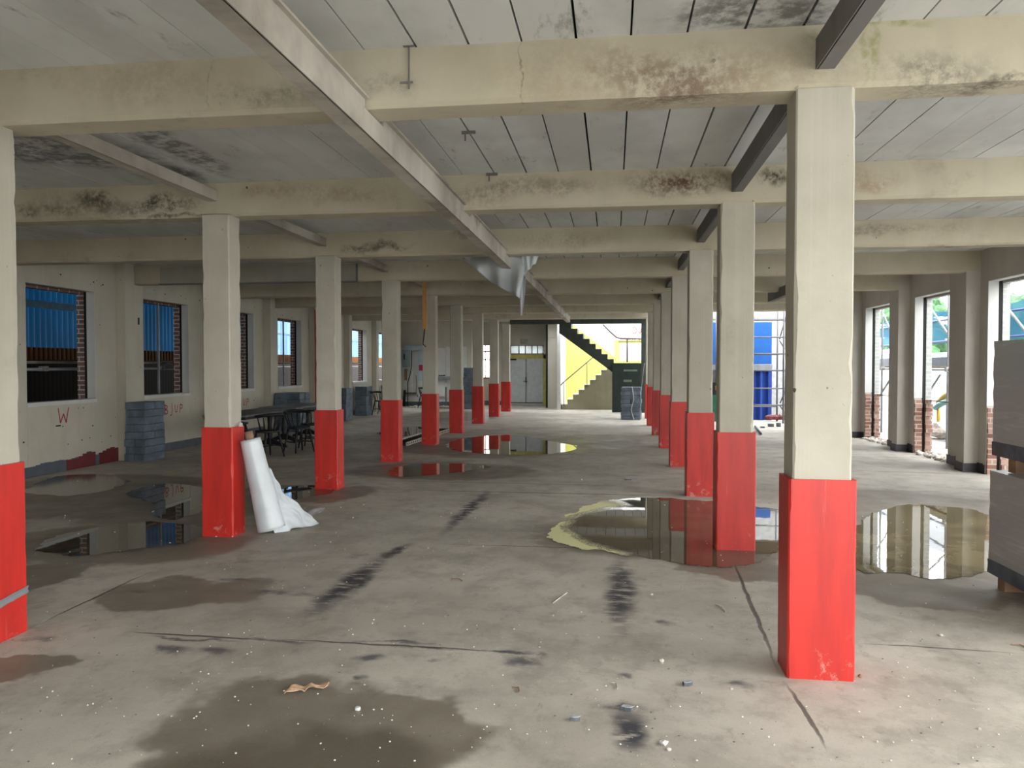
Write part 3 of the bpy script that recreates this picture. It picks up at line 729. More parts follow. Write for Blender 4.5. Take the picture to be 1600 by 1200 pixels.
# bits on the nearest column
m = MB(); m.box(1.06-.2, 1.07-.2, 0, 0, 0, 0) if False else None
m.box(.93, 1.0, 6.755, 6.757, .0, .0) if False else None
m.bm.free()

# ------------------------------------------------------------ steel channels
def channel(name, X, side, y0, y1, z0, z1, mat, lab, group='steel channels below the ceiling', fl=.09, notch=False):
    m = MB(); th = .012
    m.box(X-th/2, X+th/2, y0, y1, z0, z1)
    m.box(min(X, X+side*fl), max(X, X+side*fl), y0, y1, z0, z0+th)
    if notch:
        for a, b in zip([y0-9]+YB, YB+[y1+9]):
            c, d = max(y0, a+.25+.05 if a in YB else y0), min(y1, b-.03)
            if d > c: m.box(X-th/2, X+th/2, c, d, z1, z1+.05); m.box(X-.03 if side < 0 else X, X+.03, c, d, z1+.045, z1+.05+.008)
    else: m.box(min(X, X+side*fl*.6), max(X, X+side*fl*.6), y0, y1, z1-th, z1)
    return tag(m.done('steel_channel', mat), lab, 'steel beam', group)
channel('c', -1.325, -1, 1.6, 9.95, 2.85, 2.972, M['steel'], 'long galvanised steel channel crossing under the beams to the torn sheet', fl=.10, notch=True)
channel('c', -1.28, -1, 10.35, 22.9, 2.86, 2.972, M['steel'], 'galvanised steel channel running on from the torn sheet towards the stairs', fl=.10, notch=True)
nm = ['nearest', 'second', 'third', 'fourth', 'fifth']
for i in range(4):
    y0 = (LY[i]+.45) if i else 4.32; y1 = YB[i+1]-.005
    channel('c', -3.66, -1, y0, y1, 3.12, 3.22, M['steel'], ['pale steel channel meeting the column with the plastic roll', 'pale steel channel meeting the column beside the tables', 'short pale steel channel over the windsor chair column', 'pale steel channel over the perforated tray column'][i])
for i in range(-1, 5):
    y0 = (YB[i]+.26) if i >= 0 else 1.6; y1 = YB[i+1]+(-.004)
    channel('c', 1.0, 1, y0, y1, 3.07, 3.22, M['steeld'], ['dark steel channel pocketed over the column beside the wrapped pallets', 'dark steel channel pocketed over the second puddle column', 'dark steel channel pocketed over the third puddle column', 'dark steel channel pocketed over the fourth column of that row', 'dark steel channel pocketed over the fifth column of that row', 'dark steel channel pocketed over the sixth column of that row'][i+1], fl=.085)
a = AY(1200, 457, 16.0)
channel('c', a.x, 1, 14.0, 16.0, 2.86, 3.04, M['steeld'], 'short dark steel channel end hanging in the side bay near the scaffold tower')
# notch plates on the beam above each column of the right row
m = MB()
for i in range(3):
    Y = YB[i]; m.box(.925, 1.0, Y-.006, Y+.002, 3.12, 3.26)
tag(m.done('pocket_plate', M['steeld']), 'dark pocket cut in the beam face beside the dark steel channel', 'pocket') if False else m.bm.free()

# ------------------------------------------------------------ puddles
def puddle(pts, mat, lab, z=.004, seed=0, amp=.05):
    P = [G(*p) for p in pts]; n = len(P); out = []
    for i in range(n):
        p0, p1, p2, p3 = P[i-1], P[i], P[(i+1) % n], P[(i+2) % n]
        for k in range(30):
            t = k/30; q = .5*((2*p1)+(-p0+p2)*t+(2*p0-5*p1+4*p2-p3)*t*t+(-p0+3*p1-3*p2+p3)*t**3)
            d = noise.noise(Vector((q.x*4, q.y*4, seed)))*amp*1.6 + noise.noise(Vector((q.x*11, q.y*11, seed)))*amp*.9 + noise.noise(Vector((q.x*33, q.y*33, seed)))*amp*.45
            c = sum(P, Vector())/n; v = (q-c).normalized(); out.append(q+v*d)
    m = MB(); vs = [m.bm.verts.new((q.x, q.y, z)) for q in out]; f = m.bm.faces.new(vs)
    bmesh.ops.triangulate(m.bm, faces=[f])
    o = m.done('puddle', mat, fix=False)
    return tag(o, lab, 'puddle', 'rainwater puddles on the concrete')
PM = puddle_mat('puddle_water', (.075, .062, .043))
cP = G(1060, 815); 
rim = ((G(1085, 825).x, G(1085, 825).y, 0), (1.30, 1.30, 1), 0, (G(915, 820).x, G(915, 820).y, 0), (.62, 1.6, 1))
PMY = puddle_mat('puddle_water_with_yellow_glint', (.075, .062, .040), rim)
PMG = puddle_mat('puddle_water_olive', (.15, .125, .07), ripple=.03)
puddle([(858, 838), (880, 812), (915, 792), (960, 781), (1010, 778), (1090, 782), (1160, 790), (1225, 800), (1230, 830), (1215, 862), (1160, 884), (1090, 884), (1020, 874), (940, 862), (880, 852)], PMY, 'large puddle with a painted yellow glint rim between the row of columns', seed=1)
puddle([(1335, 850), (1345, 815), (1400, 792), (1460, 790), (1530, 800), (1580, 830), (1570, 870), (1545, 893), (1480, 903), (1400, 896), (1345, 893)], PMG, 'wide puddle mirroring the doorways beside the wrapped pallets', seed=2)
puddle([(700, 692), (740, 683), (800, 680), (850, 688), (900, 697), (890, 705), (830, 711), (760, 709), (710, 704)], PM, 'long puddle in the aisle mirroring the white doors', seed=3)
puddle([(608, 738), (625, 729), (680, 724), (745, 726), (762, 731), (720, 738), (660, 744), (620, 745)], PM, 'narrow dark puddle beside the fourth column of the chair side row', seed=4)
puddle([(60, 855), (95, 836), (160, 823), (230, 817), (300, 820), (325, 828), (300, 844), (220, 858), (120, 868)], PM, 'shallow puddle mirroring a white window reveal before the roll column', seed=5)
puddle([(195, 772), (250, 757), (315, 762), (330, 780), (315, 800), (270, 812), (235, 802), (240, 785)], PM, 'dark shallow puddle between the wall and the roll column', seed=6)
puddle([(430, 775), (445, 763), (480, 759), (515, 761), (520, 770), (490, 776), (455, 781)], PM, 'small puddle behind the white plastic roll', seed=7, amp=.02)
puddle([(590, 677), (620, 669), (665, 667), (700, 669), (690, 676), (650, 681), (615, 681)], PM, 'puddle behind the perforated tray', seed=8)
puddle([(40, 768), (90, 745), (160, 742), (200, 752), (170, 765), (110, 775)], puddle_mat('puddle_film', (.09, .075, .055), rough=.12), 'thin wet film along the wall below the first window', seed=9)

# ------------------------------------------------------------ wrapped pallets
def pallet(x0, x1, y0, y1, z, lab, rz=0):
    t = thing('wooden_pallet', ((x0+x1)/2, (y0+y1)/2, z), lab, 'pallet', 'wooden pallets under wrapped boards')
    for k in range(3):
        y = y0+(y1-y0-.1)*k/2; m = MB(); m.box(x0, x1, y, y+.1, z+.0, z+.02); m.done('bottom_board', M['wood'], t)
        for j in range(3):
            x = x0+(x1-x0-.12)*j/2; m = MB(); m.box(x, x+.12, y, y+.1, z+.021, z+.088); m.done('spacer_block', M['wood'], t)
    m = MB()
    for k in range(7): y = y0+(y1-y0-.1)*k/6; m.box(x0, x1, y, y+.1, z+.089, z+.108)
    m.done('top_deck', M['wood'], t)
def wrapped(x0, x1, y0, y1, z0, z1, lab, seed):
    t = thing('wrapped_board_stack', ((x0+x1)/2, (y0+y1)/2, z0), lab, 'stack', 'shrink-wrapped board stacks')
    def body(za, zb, out, n=24):
        m = MB(); rings = []
        for a in range(n+1):
            z = za+(zb-za)*a/n; r = []
            for k in range(48):
                s_ = k/48*4; e = int(s_) % 4; f = s_-int(s_)
                cx = [(x0+(x1-x0)*f, y0), (x1, y0+(y1-y0)*f), (x1-(x1-x0)*f, y1), (x0, y1-(y1-y0)*f)][e]
                nx = [(0, -1), (1, 0), (0, 1), (-1, 0)][e]
                d = out + .006*noise.noise(Vector((cx[0]*3, cx[1]*3, z*14+seed)))
                r.append((cx[0]+nx[0]*d, cx[1]+nx[1]*d, z))
            rings.append([m.bm.verts.new(p) for p in r])
        for a in range(n):
            for k in range(48): m.bm.faces.new((rings[a][k], rings[a][(k+1) % 48], rings[a+1][(k+1) % 48], rings[a+1][k]))
        m.bm.faces.new(rings[0][::-1]); m.bm.faces.new(rings[-1]); return m
    body(z0, z1, 0).done('wrapped_boards', M['wrap'], t)
    body(z0-.012, z0+.085, .008, 6).done('skirt', M['wrapb'], t)
pallet(2.74, 3.75, 4.72, 5.88, 0, 'lower wooden pallet standing on the floor at the photo edge')
wrapped(2.70, 3.80, 4.68, 5.93, .115, .84, 'lower shrink-wrapped grey board stack on the floor pallet', 1)
pallet(2.76, 3.75, 4.72, 5.80, .845, 'upper wooden pallet between the two wrapped stacks')
wrapped(2.71, 3.79, 4.69, 5.92, .965, 1.77, 'upper shrink-wrapped grey board stack, level with the window', 5)

# ------------------------------------------------------------ stacks of blue-grey tile packs
def stack(x0, x1, y0, y1, h, rows, label, cols=2, rz=0, seed=0, mats=('block', 'blockd')):
    random.seed(seed); piv = Matrix.Translation(((x0+x1)/2, (y0+y1)/2, 0)) @ Matrix.Rotation(rz, 4, 'Z')
    wx, wy = (x1-x0), (y1-y0); hz = h/rows
    for r in range(rows):
        n = cols
        alongx = (r % 2 == 0)
        for c in range(n):
            j = random.uniform(-.012, .012); m = MB()
            if alongx: bx = (-wx/2+wx*c/n, -wx/2+wx*(c+1)/n-.004, -wy/2, wy/2)
            else: bx = (-wx/2, wx/2, -wy/2+wy*c/n, -wy/2+wy*(c+1)/n-.004)
            m.box(bx[0]+j, bx[1]+j, bx[2]+j, bx[3]+j*.6, r*hz+.001, (r+1)*hz-.003, mat=piv)
            o = m.done('tile_pack', M[random.choice(mats)], bevel=.006)
            side = (['wall-side', 'aisle-side'] if alongx else ['camera-side', 'far-side'])[c] if cols > 1 else 'single'
            where = 'bottom course' if r == 0 else ('top course' if r == rows-1 else ORD[r] + ' course up')
            tag(o, 'blue grey %s tile pack, %s, %s' % (side, where, label), 'tile pack', 'tile packs, ' + label)
stack(-8.01, -7.66, 11.74, 12.32, .98, 8, 'stack beside the B/UP wall lettering', seed=1)
stack(-7.98, -7.35, 17.35, 17.95, .93, 6, 'stack behind the dark tables', seed=2)
stack(-8.0, -7.5, 20.95, 21.5, .93, 6, 'stack beyond the red wall trim', seed=3)
stack(-8.0, -7.62, 23.15, 23.75, .93, 6, 'stack near the lone windsor chair', seed=4)
stack(-8.0, -7.6, 25.9, 26.4, .9, 6, 'stack behind the lone windsor chair', seed=5)
stack(-5.35, -4.97, 27.2, 27.8, 1.5, 9, 'tall stack by the sink', seed=6, cols=1)
stack(.26, .82, 22.55, 23.1, .95, 8, 'pallet load in front of the stairs', seed=7, cols=2, rz=R(-6))
m = MB(); m.tube([(.55, 22.5, .97), (.6, 22.49, .6), (.52, 22.485, .3), (.6, 22.45, .02)], .007, 5); 
tag(m.done('loose_strap', M['whitep']), 'pale strap hanging down the front of the tile packs by the stairs', 'strap')
m = MB(); a = AY(1005, 570, 24.5); m.tube([(.78, 24.4, .0), (.98, 24.6, 1.65)], .014, 6)
tag(m.done('leaning_pole', M['steeld']), 'thin pole leaning in the dark corner behind the tile packs', 'pole')

# ------------------------------------------------------------ tables and chairs
def table(x, y, lx, ly, lab):
    t = thing('pedestal_table', (x, y, 0), lab, 'table', 'dark pedestal tables')
    m = MB(); m.box(x-lx/2, x+lx/2, y-ly/2, y+ly/2, .70, .735); m.done('tabletop', M['tabletop'], t, bevel=.006)
    m = MB(); m.box(x-lx/2+.02, x+lx/2-.02, y-ly/2+.02, y+ly/2-.02, .655, .70); m.done('apron', M['black'], t)
    for s_ in (-1, 1):
        yy = y+s_*(ly/2-.32)
        m = MB(); m.tube([(x, yy, .06), (x, yy, .16), (x, yy, .28), (x, yy, .42), (x, yy, .55), (x, yy, .66)], [.05, .035, .055, .04, .045, .07], 10); m.done('pedestal', M['black'], t)
        for d in (-1, 1):
            m = MB(); m.prism([(x, .05), (x, .2), (x+d*.1, .14), (x+d*.34, .045), (x+d*.36, 0), (x+d*.28, 0), (x+d*.1, .06)], yy-.03, yy+.03, 'Y'); m.done('foot', M['black'], t)
    return t
table(-6.62, 13.45, .8, 2.1, 'long dark table with dusty grey top beside the second window stack')
table(-6.75, 15.75, .8, 1.9, 'second dark table pushed end to end towards the red wall trim')
def chair():
    t = thing('windsor_chair', (0, 0, 0), 'dark windsor chair pulled up sideways to the long table', 'chair', 'dark windsor chairs')
    m = MB(); n = 20; pts = [(.21*math.cos(a)*(1 if math.cos(a) > 0 else .95), .20*math.sin(a)) for a in [2*math.pi*k/n for k in range(n)]]
    m.prism(pts, .43, .465, 'Z'); m.done('seat', M['black'], t, bevel=.01)
    for sx_ in (-1, 1):
        for sy_ in (-1, 1):
            m = MB(); m.tube([(sx_*.13, sy_*.13, .435), (sx_*.155, sy_*.15, .3), (sx_*.17, sy_*.165, .2), (sx_*.2, sy_*.195, 0)], [.015, .024, .016, .013], 8); m.done('leg', M['black'], t)
    for sy_ in (-1, 1):
        m = MB(); m.tube([(-.17, sy_*.165, .19), (.17, sy_*.165, .19)], .011, 6); m.done('stretcher', M['black'], t)
    m = MB(); m.tube([(0, -.165, .19), (0, .165, .19)], .011, 6); m.done('stretcher', M['black'], t)
    for k in range(7):
        a = R(-75+25*k); bx, by = -.17*math.cos(a), .17*math.sin(a); tx, ty = -.25*math.cos(a), .25*math.sin(a)
        m = MB(); m.tube([(bx, by, .46), ((bx+tx)/2, (by+ty)/2, .58), (tx, ty, .70)], [.010, .015, .009], 6); m.done('spindle', M['black'], t)
    m = MB(); ar = []
    for k in range(17):
        a = R(-88+11*k); ar.append((-.25*math.cos(a), .25*math.sin(a), .715+.03*math.cos(a)))
    m.tube(ar, [.02+.012*math.cos(R(-88+11*k)) for k in range(17)], 8); m.done('back_rail', M['black'], t)
    return t
c0 = chair(); c0.location = (-5.95, 12.65, 0); c0.rotation_euler = (0, 0, R(150)); c0['label'] = 'dark chair behind the white roll, its rounded seat turned outward'
copy_tree(c0, (-5.72, 13.45, 0), R(-35), 'dark windsor chair with spindles facing the long table, in the middle of the group')
copy_tree(c0, (-5.80, 14.25, 0), R(185), 'dark windsor chair at the table end beside the third column')
copy_tree(c0, (-7.35, 14.3, 0), R(20), 'dark windsor chair on the wall side of the long table')
copy_tree(c0, (-7.35, 23.7, 0), R(80), 'lone dark windsor chair against the wall near the far window')
copy_tree(c0, (-6.9, 27.8, 0), R(60), 'dark chair among the rubble below the electrical cabinet')

# ------------------------------------------------------------ roll of polythene
rt = thing('polythene_roll', (-3.25, 6.95, 0), 'white polythene roll leaning on the red base of a column', 'roll')
pt_ = Vector((-3.385, 6.83, .90)); pb = Vector((-3.20, 6.88, 0.05)); ax = (pt_-pb).normalized()
def roll_r(t, a): return (.092+.038*(1-t)**1.2)*(1+.04*noise.noise(Vector((math.cos(a)*1.5, math.sin(a)*1.5, t*3))))
u_ = ax.cross(Vector((0, 0, 1))).normalized(); v_ = ax.cross(u_)
m = MB(); n = 40; rings = []
for i in range(31):
    t = i/30; c = pb.lerp(pt_, t); rings.append([m.bm.verts.new(c+(u_*math.cos(a)+v_*math.sin(a))*roll_r(t, a)) for a in [2*math.pi*k/n for k in range(n)]])
for i in range(30):
    for k in range(n): f = m.bm.faces.new((rings[i][k], rings[i][(k+1) % n], rings[i+1][(k+1) % n], rings[i+1][k])); f.smooth = True
m.bm.faces.new(rings[0][::-1]); m.bm.faces.new(rings[-1])
bmesh.ops.recalc_face_normals(m.bm, faces=m.bm.faces)
for v in m.bm.verts: v.co.z = max(v.co.z, .006)
m.done('rolled_sheet', M['whitesheet'], rt)
m = MB(); m.tube([pt_-ax*.02, pt_+ax*.075], .038, 16); m.done('core', M['core'], rt)
m = MB()
def flap(u, v):
    # v: top to floor along the roll side, u: outward
    top = Vector((-3.29, 6.86, .62)); 
    a = top.lerp(Vector((-3.17, 6.88, .005)), v)
    out = Vector((.06, .05, 0)).lerp(Vector((.27, .45, 0)), v**1.1)*u
    q = a+out; q.z = max(.006, q.z*(1-.25*u*v)-.0+.035*math.sin(u*9+v*4)*(1-u*.3)*v*(1-v*.5)+.02*noise.noise(q*6))
    q.x += .02*math.sin(v*7+u*3) + .022*math.sin(u*17+v*5)*v*(1-.3*v) + .03*noise.noise(Vector((u*6, v*7, 4)))
    q.y += .03*noise.noise(Vector((u*7, v*5, 9)))*v
    return q
m.grid(flap, 22, 26)
m.done('loose_sheet', M['whitesheet'], rt, solid=.003)
m = MB()
def tail(u, v):
    a = G(445, 812).lerp(G(508, 796), u); b = G(450, 824).lerp(G(500, 806), u); q = a.lerp(b, v)
    q.z = .008+.045*abs(math.sin(u*6+v*2))*(1-u*.6)+.01*noise.noise(Vector((u*5, v*5, 1)))+.008; return q
m.grid(tail, 20, 8); m.done('sheet_tail', M['whitesheet'], rt, solid=.003)
m = MB()
def back(u, v):
    a = Vector((-3.39, 6.90, .62)).lerp(Vector((-3.31, 6.93, .006)), v); q = a+Vector((-.005-.03*v, .05-.02*v, 0))*u*2; q.z = max(.006, q.z+.01*math.sin(v*8)); return q
m.grid(back, 6, 16); m.done('loose_edge', M['whitesheet'], rt, solid=.003)

# ------------------------------------------------------------ torn sheet behind the third beam
YS = 9.86
m = MB()
outl = [(722, 398), (735, 398), (750, 398), (765, 398), (780, 398), (795, 398), (808, 398), (822, 398)]
low = [(722, 404), (738, 416), (752, 428), (766, 441), (779, 447), (793, 455), (805, 461), (812, 466)]
def shd(u, v):
    i = min(6, int(u*7)); f = u*7-i
    a = AY(*outl[i], YS).lerp(AY(*outl[i+1], YS), f); b = AY(*low[i], YS).lerp(AY(*low[i+1], YS), f)
    q = a.lerp(b, v); q.y += .07*math.sin(u*19)*v+.03*math.sin(u*8+v*4)+.06; return q
hs = m.grid(shd, 42, 14).done('torn_plastic_sheet', M['greysheet'], solid=.004)
tag(hs, 'torn grey white plastic sheet hanging at the end of the long steel channel', 'plastic sheet')
m = MB()
def sh2(u, v):
    a = AY(812, 440, YS).lerp(AY(820, 400, YS), u); w = (1-v)*.10+.015; c = AY(813+5*v*(1-v), 430+62*v, YS); ang = u*5.0
    return Vector((c.x+w*math.cos(ang)*.5, YS+.1+w*math.sin(ang)*.4, c.z))
m.grid(sh2, 14, 14); m.done('twisted_tail', M['greysheet'], hs, solid=.004)
m = MB()
def sh3(u, v):
    a = AY(815, 398, YS).lerp(AY(842, 398, YS), u); b = AY(817, 428, YS).lerp(AY(836, 408, YS), u); q = a.lerp(b, v); q.y += .05*math.sin(u*15)+.12*v; return q
m.grid(sh3, 12, 8); m.done('torn_flap', M['whitesheet'], hs, solid=.004)

# hanging timber and hook
a = AY(663, 440, 12.6); m = MB(); m.box(a.x-.033, a.x+.033, 12.6, 12.64, 2.2, 3.28); ht = tag(m.done('hanging_timber', M['orange']), 'orange brown timber strip hanging from the ceiling before the cabinet', 'timber')
m = MB(); m.tube([(a.x, 12.62, 2.2), (a.x-.01, 12.62, 2.1), (a.x-.03, 12.62, 1.95), (a.x+.02, 12.62, 1.9)], .01, 6); m.done('cable_end', M['black'], ht)
# conduit with lamp holder on beam
a = AY(640, 445, 15.2); b = AY(672, 452, 15.2); m = MB(); m.tube([a, b], .03, 8); m.box(b.x-.05, b.x+.04, b.y-.05, b.y+.05, b.z-.05, b.z+.05)
tag(m.done('conduit_box', M['white']), 'short pale conduit with a square box below the beam by the hanging timber', 'conduit')

# ------------------------------------------------------------ service corner on the end wall
YF = YE-1.125
def fb(name, x0, y0, x1, y1, d, mat, lab, cat, parent=None, bevel=.004, Y=YF):
    a = AY(x0, y1, Y); b = AY(x1, y0, Y); m = MB(); m.box(min(a.x, b.x), max(a.x, b.x), Y-d, Y, a.z, b.z); o = m.done(name, mat, parent, bevel=bevel)
    if lab: tag(o, lab, cat)
    return o
cb = fb('electrical_cabinet', 632, 547, 641, 574, .3, M['cabinet'], 'pale blue grey electrical cabinet fixed high on the end wall', 'cabinet')
fb('door_latch', 634, 553, 636, 562, .32, M['black'], None, None, cb)
fb('cable_trunking', 634, 540, 662, 547, .18, M['ltblue'], 'light blue cable trunking along the top of the cabinet', 'trunking')
fb('trunking_drop', 655, 547, 662, 595, .12, M['ltblue'], 'blue grey vertical trunking dropping beside the red notice', 'trunking')
fb('notice', 656, 570, 663, 579, .14, M['magenta'], 'small crimson notice on the vertical trunking', 'notice')
ob = fb('bare_board', 633, 576, 637, 594, .1, M['core'], 'brown bare board below the electrical cabinet', 'board')
fb('white_board', 633, 580, 645, 614, .06, M['whitep'], 'white backing board with cables on the end wall', 'board')
fb('skirting_duct', 633, 613, 650, 616, .1, M['steeld'], 'dark duct running under the white backing board', 'duct')
m = MB(); m.tube([AY(x_, y_, YF-.14) for x_, y_ in ((643, 548), (643, 572), (641, 585), (637, 598), (637, 634))], .018, 6); tag(m.done('hanging_cable', M['black']), 'black cable sagging from the trunking to the floor', 'cable')
m = MB(); m.tube([AY(x_, y_, YF-.05) for x_, y_ in ((650, 586), (651, 600), (650, 612), (653, 620))], .012, 6); tag(m.done('wall_pipe', M['steeld']), 'thin dark pipe run on the white wall beside the backing board', 'pipe')
fb('worktop', 684, 588, 708, 593, .5, plain('grey_worktop', (.25, .27, .28), .5), 'grey worktop with sink on the end wall', 'worktop')
fb('under_panel', 684, 593, 698, 619, .35, M['whitep'], 'white panel standing below the grey worktop', 'panel')
m = MB(); 
for x_ in (687, 690.5, 694): 
    p = AY(x_, 587, YF-.2); m.rock((p.x, p.y, p.z), .05, .7, x_, 1)
tag(m.done('dark_taps', M['black']), 'row of small black taps on the grey worktop', 'taps')
m = MB(); p = AY(705, 588, YF-.3); m.tube([p, p+Vector((0, 0, .12)), p+Vector((.05, -.05, .15))], .02, 6); tag(m.done('bottle', M['steeld']), 'small dark bottle at the end of the grey worktop', 'bottle')
m = MB(); p = AY(697, 634, YF-.3); m.tube([p, Vector((p.x, p.y, .75))], .03, 6); tag(m.done('prop', M['steeld']), 'thin dark leg carrying the grey worktop', 'support')
m = MB(); p = AY(631, 640, 28.9); m.tube([Vector((p.x, 28.9, 0)), Vector((p.x+.03, 28.95, .62))], .05, 8); tag(m.done('upright_post', M['black']), 'short black post standing in the rubble below the cabinet', 'post')

# ------------------------------------------------------------ perforated tray on the floor
a = G(634, 697); b = G(708, 672); d = (b-a).normalized(); nrm = Vector((-d.y, d.x, 0)); L = (b-a).length
tr = thing('perforated_tray', tuple(a), 'long dark tray with punched pale edge lying between two columns', 'tray')
m = MB(); mt = Matrix.Translation(a) @ Matrix.Rotation(math.atan2(d.y, d.x), 4, 'Z')
m.box(0, L, 0, .32, .004, .02, mat=mt)
for k in range(26): m.box(k*L/26, k*L/26+.03, 0, .32, .02, .045, mat=mt)
m.done('tray_floor', M['black'], tr)
m = MB(); m.box(0, L, -.03, 0, .004, .075, mat=mt); m.box(0, L, .32, .35, .004, .075, mat=mt); ed = m.done('tray_edge', plain('pale_metal', (.45, .43, .36), .5), tr)
m = MB()
for k in range(30): m.box(k*L/30+.02, k*L/30+.07, -.033, -.03, .025, .055, mat=mt)
m.done('punched_holes', M['dark'], ed)

# ------------------------------------------------------------ debris on the floor
random.seed(21)
def lump(x, y, r, lab, mat='stonewh', nm='plaster_lump', seed=0, cat='lump'):
    p = G(x, y); m = MB(); r *= .62; m.rock((0, 0, r*.42), r, .8, seed); o = m.done(nm, M[mat]); o.location = (p.x, p.y, 0)
    return tag(o, lab, cat, 'loose rubble on the floor')
lump(1034, 1034, .022, 'whitish plaster lump in the open floor between the two trails', seed=1)
lump(1037, 1163, .028, 'white plaster lump at the bottom edge, the larger of two touching', seed=2)
lump(1045, 1172, .016, 'small white plaster lump touching the larger one at the bottom', seed=3)
lump(1470, 994, .022, 'rounded tan stone alone on the floor towards the wrapped pallets', 'stone', 'stone', 4, 'stone')
lump(1344, 1058, .020, 'reddish brick crumb at the foot of the column beside the pallets', 'core', 'brick_crumb', 5, 'crumb')
lump(1018, 930, .018, 'tan stone near the end of the dark tyre trail', 'stone', 'stone', 6, 'stone')
lump(1143, 1077, .012, 'small pale stone left of the column beside the pallets', 'stone', 'stone', 7, 'stone')
lump(1530, 1140-0, .012, 'small tan stone in the bottom corner below the pallets', 'stone', 'stone', 8, 'stone')
lump(908, 750, .03, 'pale lump in the aisle before the third puddle column', 'stone', 'stone', 9, 'stone')
def chip(x, y, s_, lab, rz):
    t = thing('slate_chip', tuple(G(x, y)), lab, 'chip', 'broken slate chips'); p = G(x, y)
    m = MB(); mt = Matrix.Translation(p) @ Matrix.Rotation(rz, 4, 'Z')
    m.prism([(-s_, -.4*s_), (-.2*s_, -.6*s_), (.9*s_, -.5*s_), (1.1*s_, .2*s_), (.1*s_, .7*s_), (-.8*s_, .5*s_)], .002, .018, 'Z')
    for v in m.bm.verts: v.co = mt @ v.co
    m.done('chip_body', M['slate'], t)
    m = MB(); m.prism([(-.9*s_, -.3*s_), (-.2*s_, -.5*s_), (.8*s_, -.4*s_), (1.2*s_, .3*s_), (.1*s_, .6*s_), (-.7*s_, .4*s_)], .0185, .021, 'Z')
    for v in m.bm.verts: v.co = mt @ v.co
    m.done('pale_face', M['slatetop'], t)
chip(979, 1110, .026, 'thick slate chip with a pale face on the purple stain', -.2)
chip(898, 1126, .022, 'flat dark slate chip lying alone on bare concrete', .1)
chip(1074, 1071, .026, 'pointed slate chip with a pale face before the plum stain', .5)
chip(981, 750, .05, 'dark slate chip in the aisle near the third puddle column', .2)
# cardboard scrap, white cap
m = MB()
def cs(u, v):
    a = G(449, 1082).lerp(G(512, 1074), u); w = .035*(1-.75*u)+.016*abs(math.sin(u*9)); q = a+Vector((-.01*math.sin(u*12), (v-.5)*w*2, 0)); q.z = .004+.012*abs(math.sin(u*7+v))+.006*noise.noise(Vector((u*6, v*6, 0)))+.004
    return q
m.grid(cs, 30, 8); tag(m.done('cardboard_scrap', M['card'], solid=.002), 'torn tan cardboard scrap on the damp patch', 'scrap')
p = G(559, 1110); m = MB(); m.tube([(p.x, p.y, .002), (p.x, p.y, .014), (p.x, p.y, .017)], [.013, .013, .010], 14); tag(m.done('lid_disc', M['whitep']), 'small round white bottle cap on the damp patch', 'cap')
# twigs
for i, (x, y, dx_, dy_, lab) in enumerate([(864, 943, 22, -16, 'pale curved twig in the middle of the floor'), (955, 1068, 10, 9, 'thin pale splinter near the slate chip'), (705, 905, 18, 4, 'small dark twig in the middle of the aisle'), (470, 834, 42, -2, 'straight dark batten on the floor beside the white roll'),
                                       (1118, 945, 16, 12, 'short twig between the puddle column and the trail'), (1580, 1008, 26, 6, 'reddish splinter at the photo edge below the pallets'), (800, 1075, 12, 8, 'tiny dark splinter near the lower damp patch')]):
    a = G(x, y); b = G(x+dx_, y+dy_); c = a.lerp(b, .5)+Vector((.01, .02, 0)); m = MB(); m.tube([a+Vector((0, 0, .005)), c+Vector((0, 0, .008)), b+Vector((0, 0, .005))], .0045, 5)
    tag(m.done('twig', M['core'] if i in (2, 3, 5, 6) else M['stone']), lab, 'twig', 'twigs and splinters on the floor')
# loose pieces in the side bay
for (x, y, w_, h_, lab) in [(1205, 665, .14, .08, 'dark brick on the floor below the scaffold tower'), (1217, 665, .1, .1, 'grey block standing on the floor below the scaffold tower'), (1192, 667, .1, .04, 'flat dark scrap on the floor below the scaffold tower')]:
    p = G(x, y+2); m = MB(); m.box(p.x-w_/2, p.x+w_/2, p.y, p.y+.1, 0.001, h_); tag(m.done('brick', M['slate'], bevel=.008), lab, 'brick', 'loose bricks below the scaffold tower')
a = G(1180, 668); b = G(1189, 680); m = MB(); m.tube([a+Vector((0, 0, .03)), b+Vector((0, 0, .03))], .028, 6); tag(m.done('floor_pipe', M['slate']), 'dark pipe offcut lying on the floor beside the second puddle column', 'pipe')
# scattered crumbs: nobody could count them
m = MB(); random.seed(31)
for i in range(900):
    if i % 3: px, py = random.uniform(0, 1600), random.uniform(860, 1199)
    else: px, py = random.uniform(100, 1540), random.uniform(700, 900)
    p = G(px, py); r = random.choice([.0014, .002, .003, .005])*(1 if py > 860 else 1.6)
    t = bmesh.ops.create_icosphere(m.bm, subdivisions=1, radius=r)
    for v in t['verts']: v.co = Vector((p.x+v.co.x*random.uniform(.8, 1.3), p.y+v.co.y, .002+r*.5+v.co.z*.7))
tag(m.done('grit', M['stonewh']), 'white grit and crumbs scattered over the concrete floor', 'grit', kind='stuff')
m = MB()
for i in range(300):
    px, py = random.uniform(0, 1600), random.uniform(760, 1199); p = G(px, py); r = random.choice([.0015, .002, .004])
    t = bmesh.ops.create_icosphere(m.bm, subdivisions=1, radius=r)
    for v in t['verts']: v.co = Vector((p.x+v.co.x*1.4, p.y+v.co.y, .002+r*.4+v.co.z*.5))
tag(m.done('dark_grit', M['slate']), 'dark grit and flakes scattered over the concrete floor', 'grit', kind='stuff')
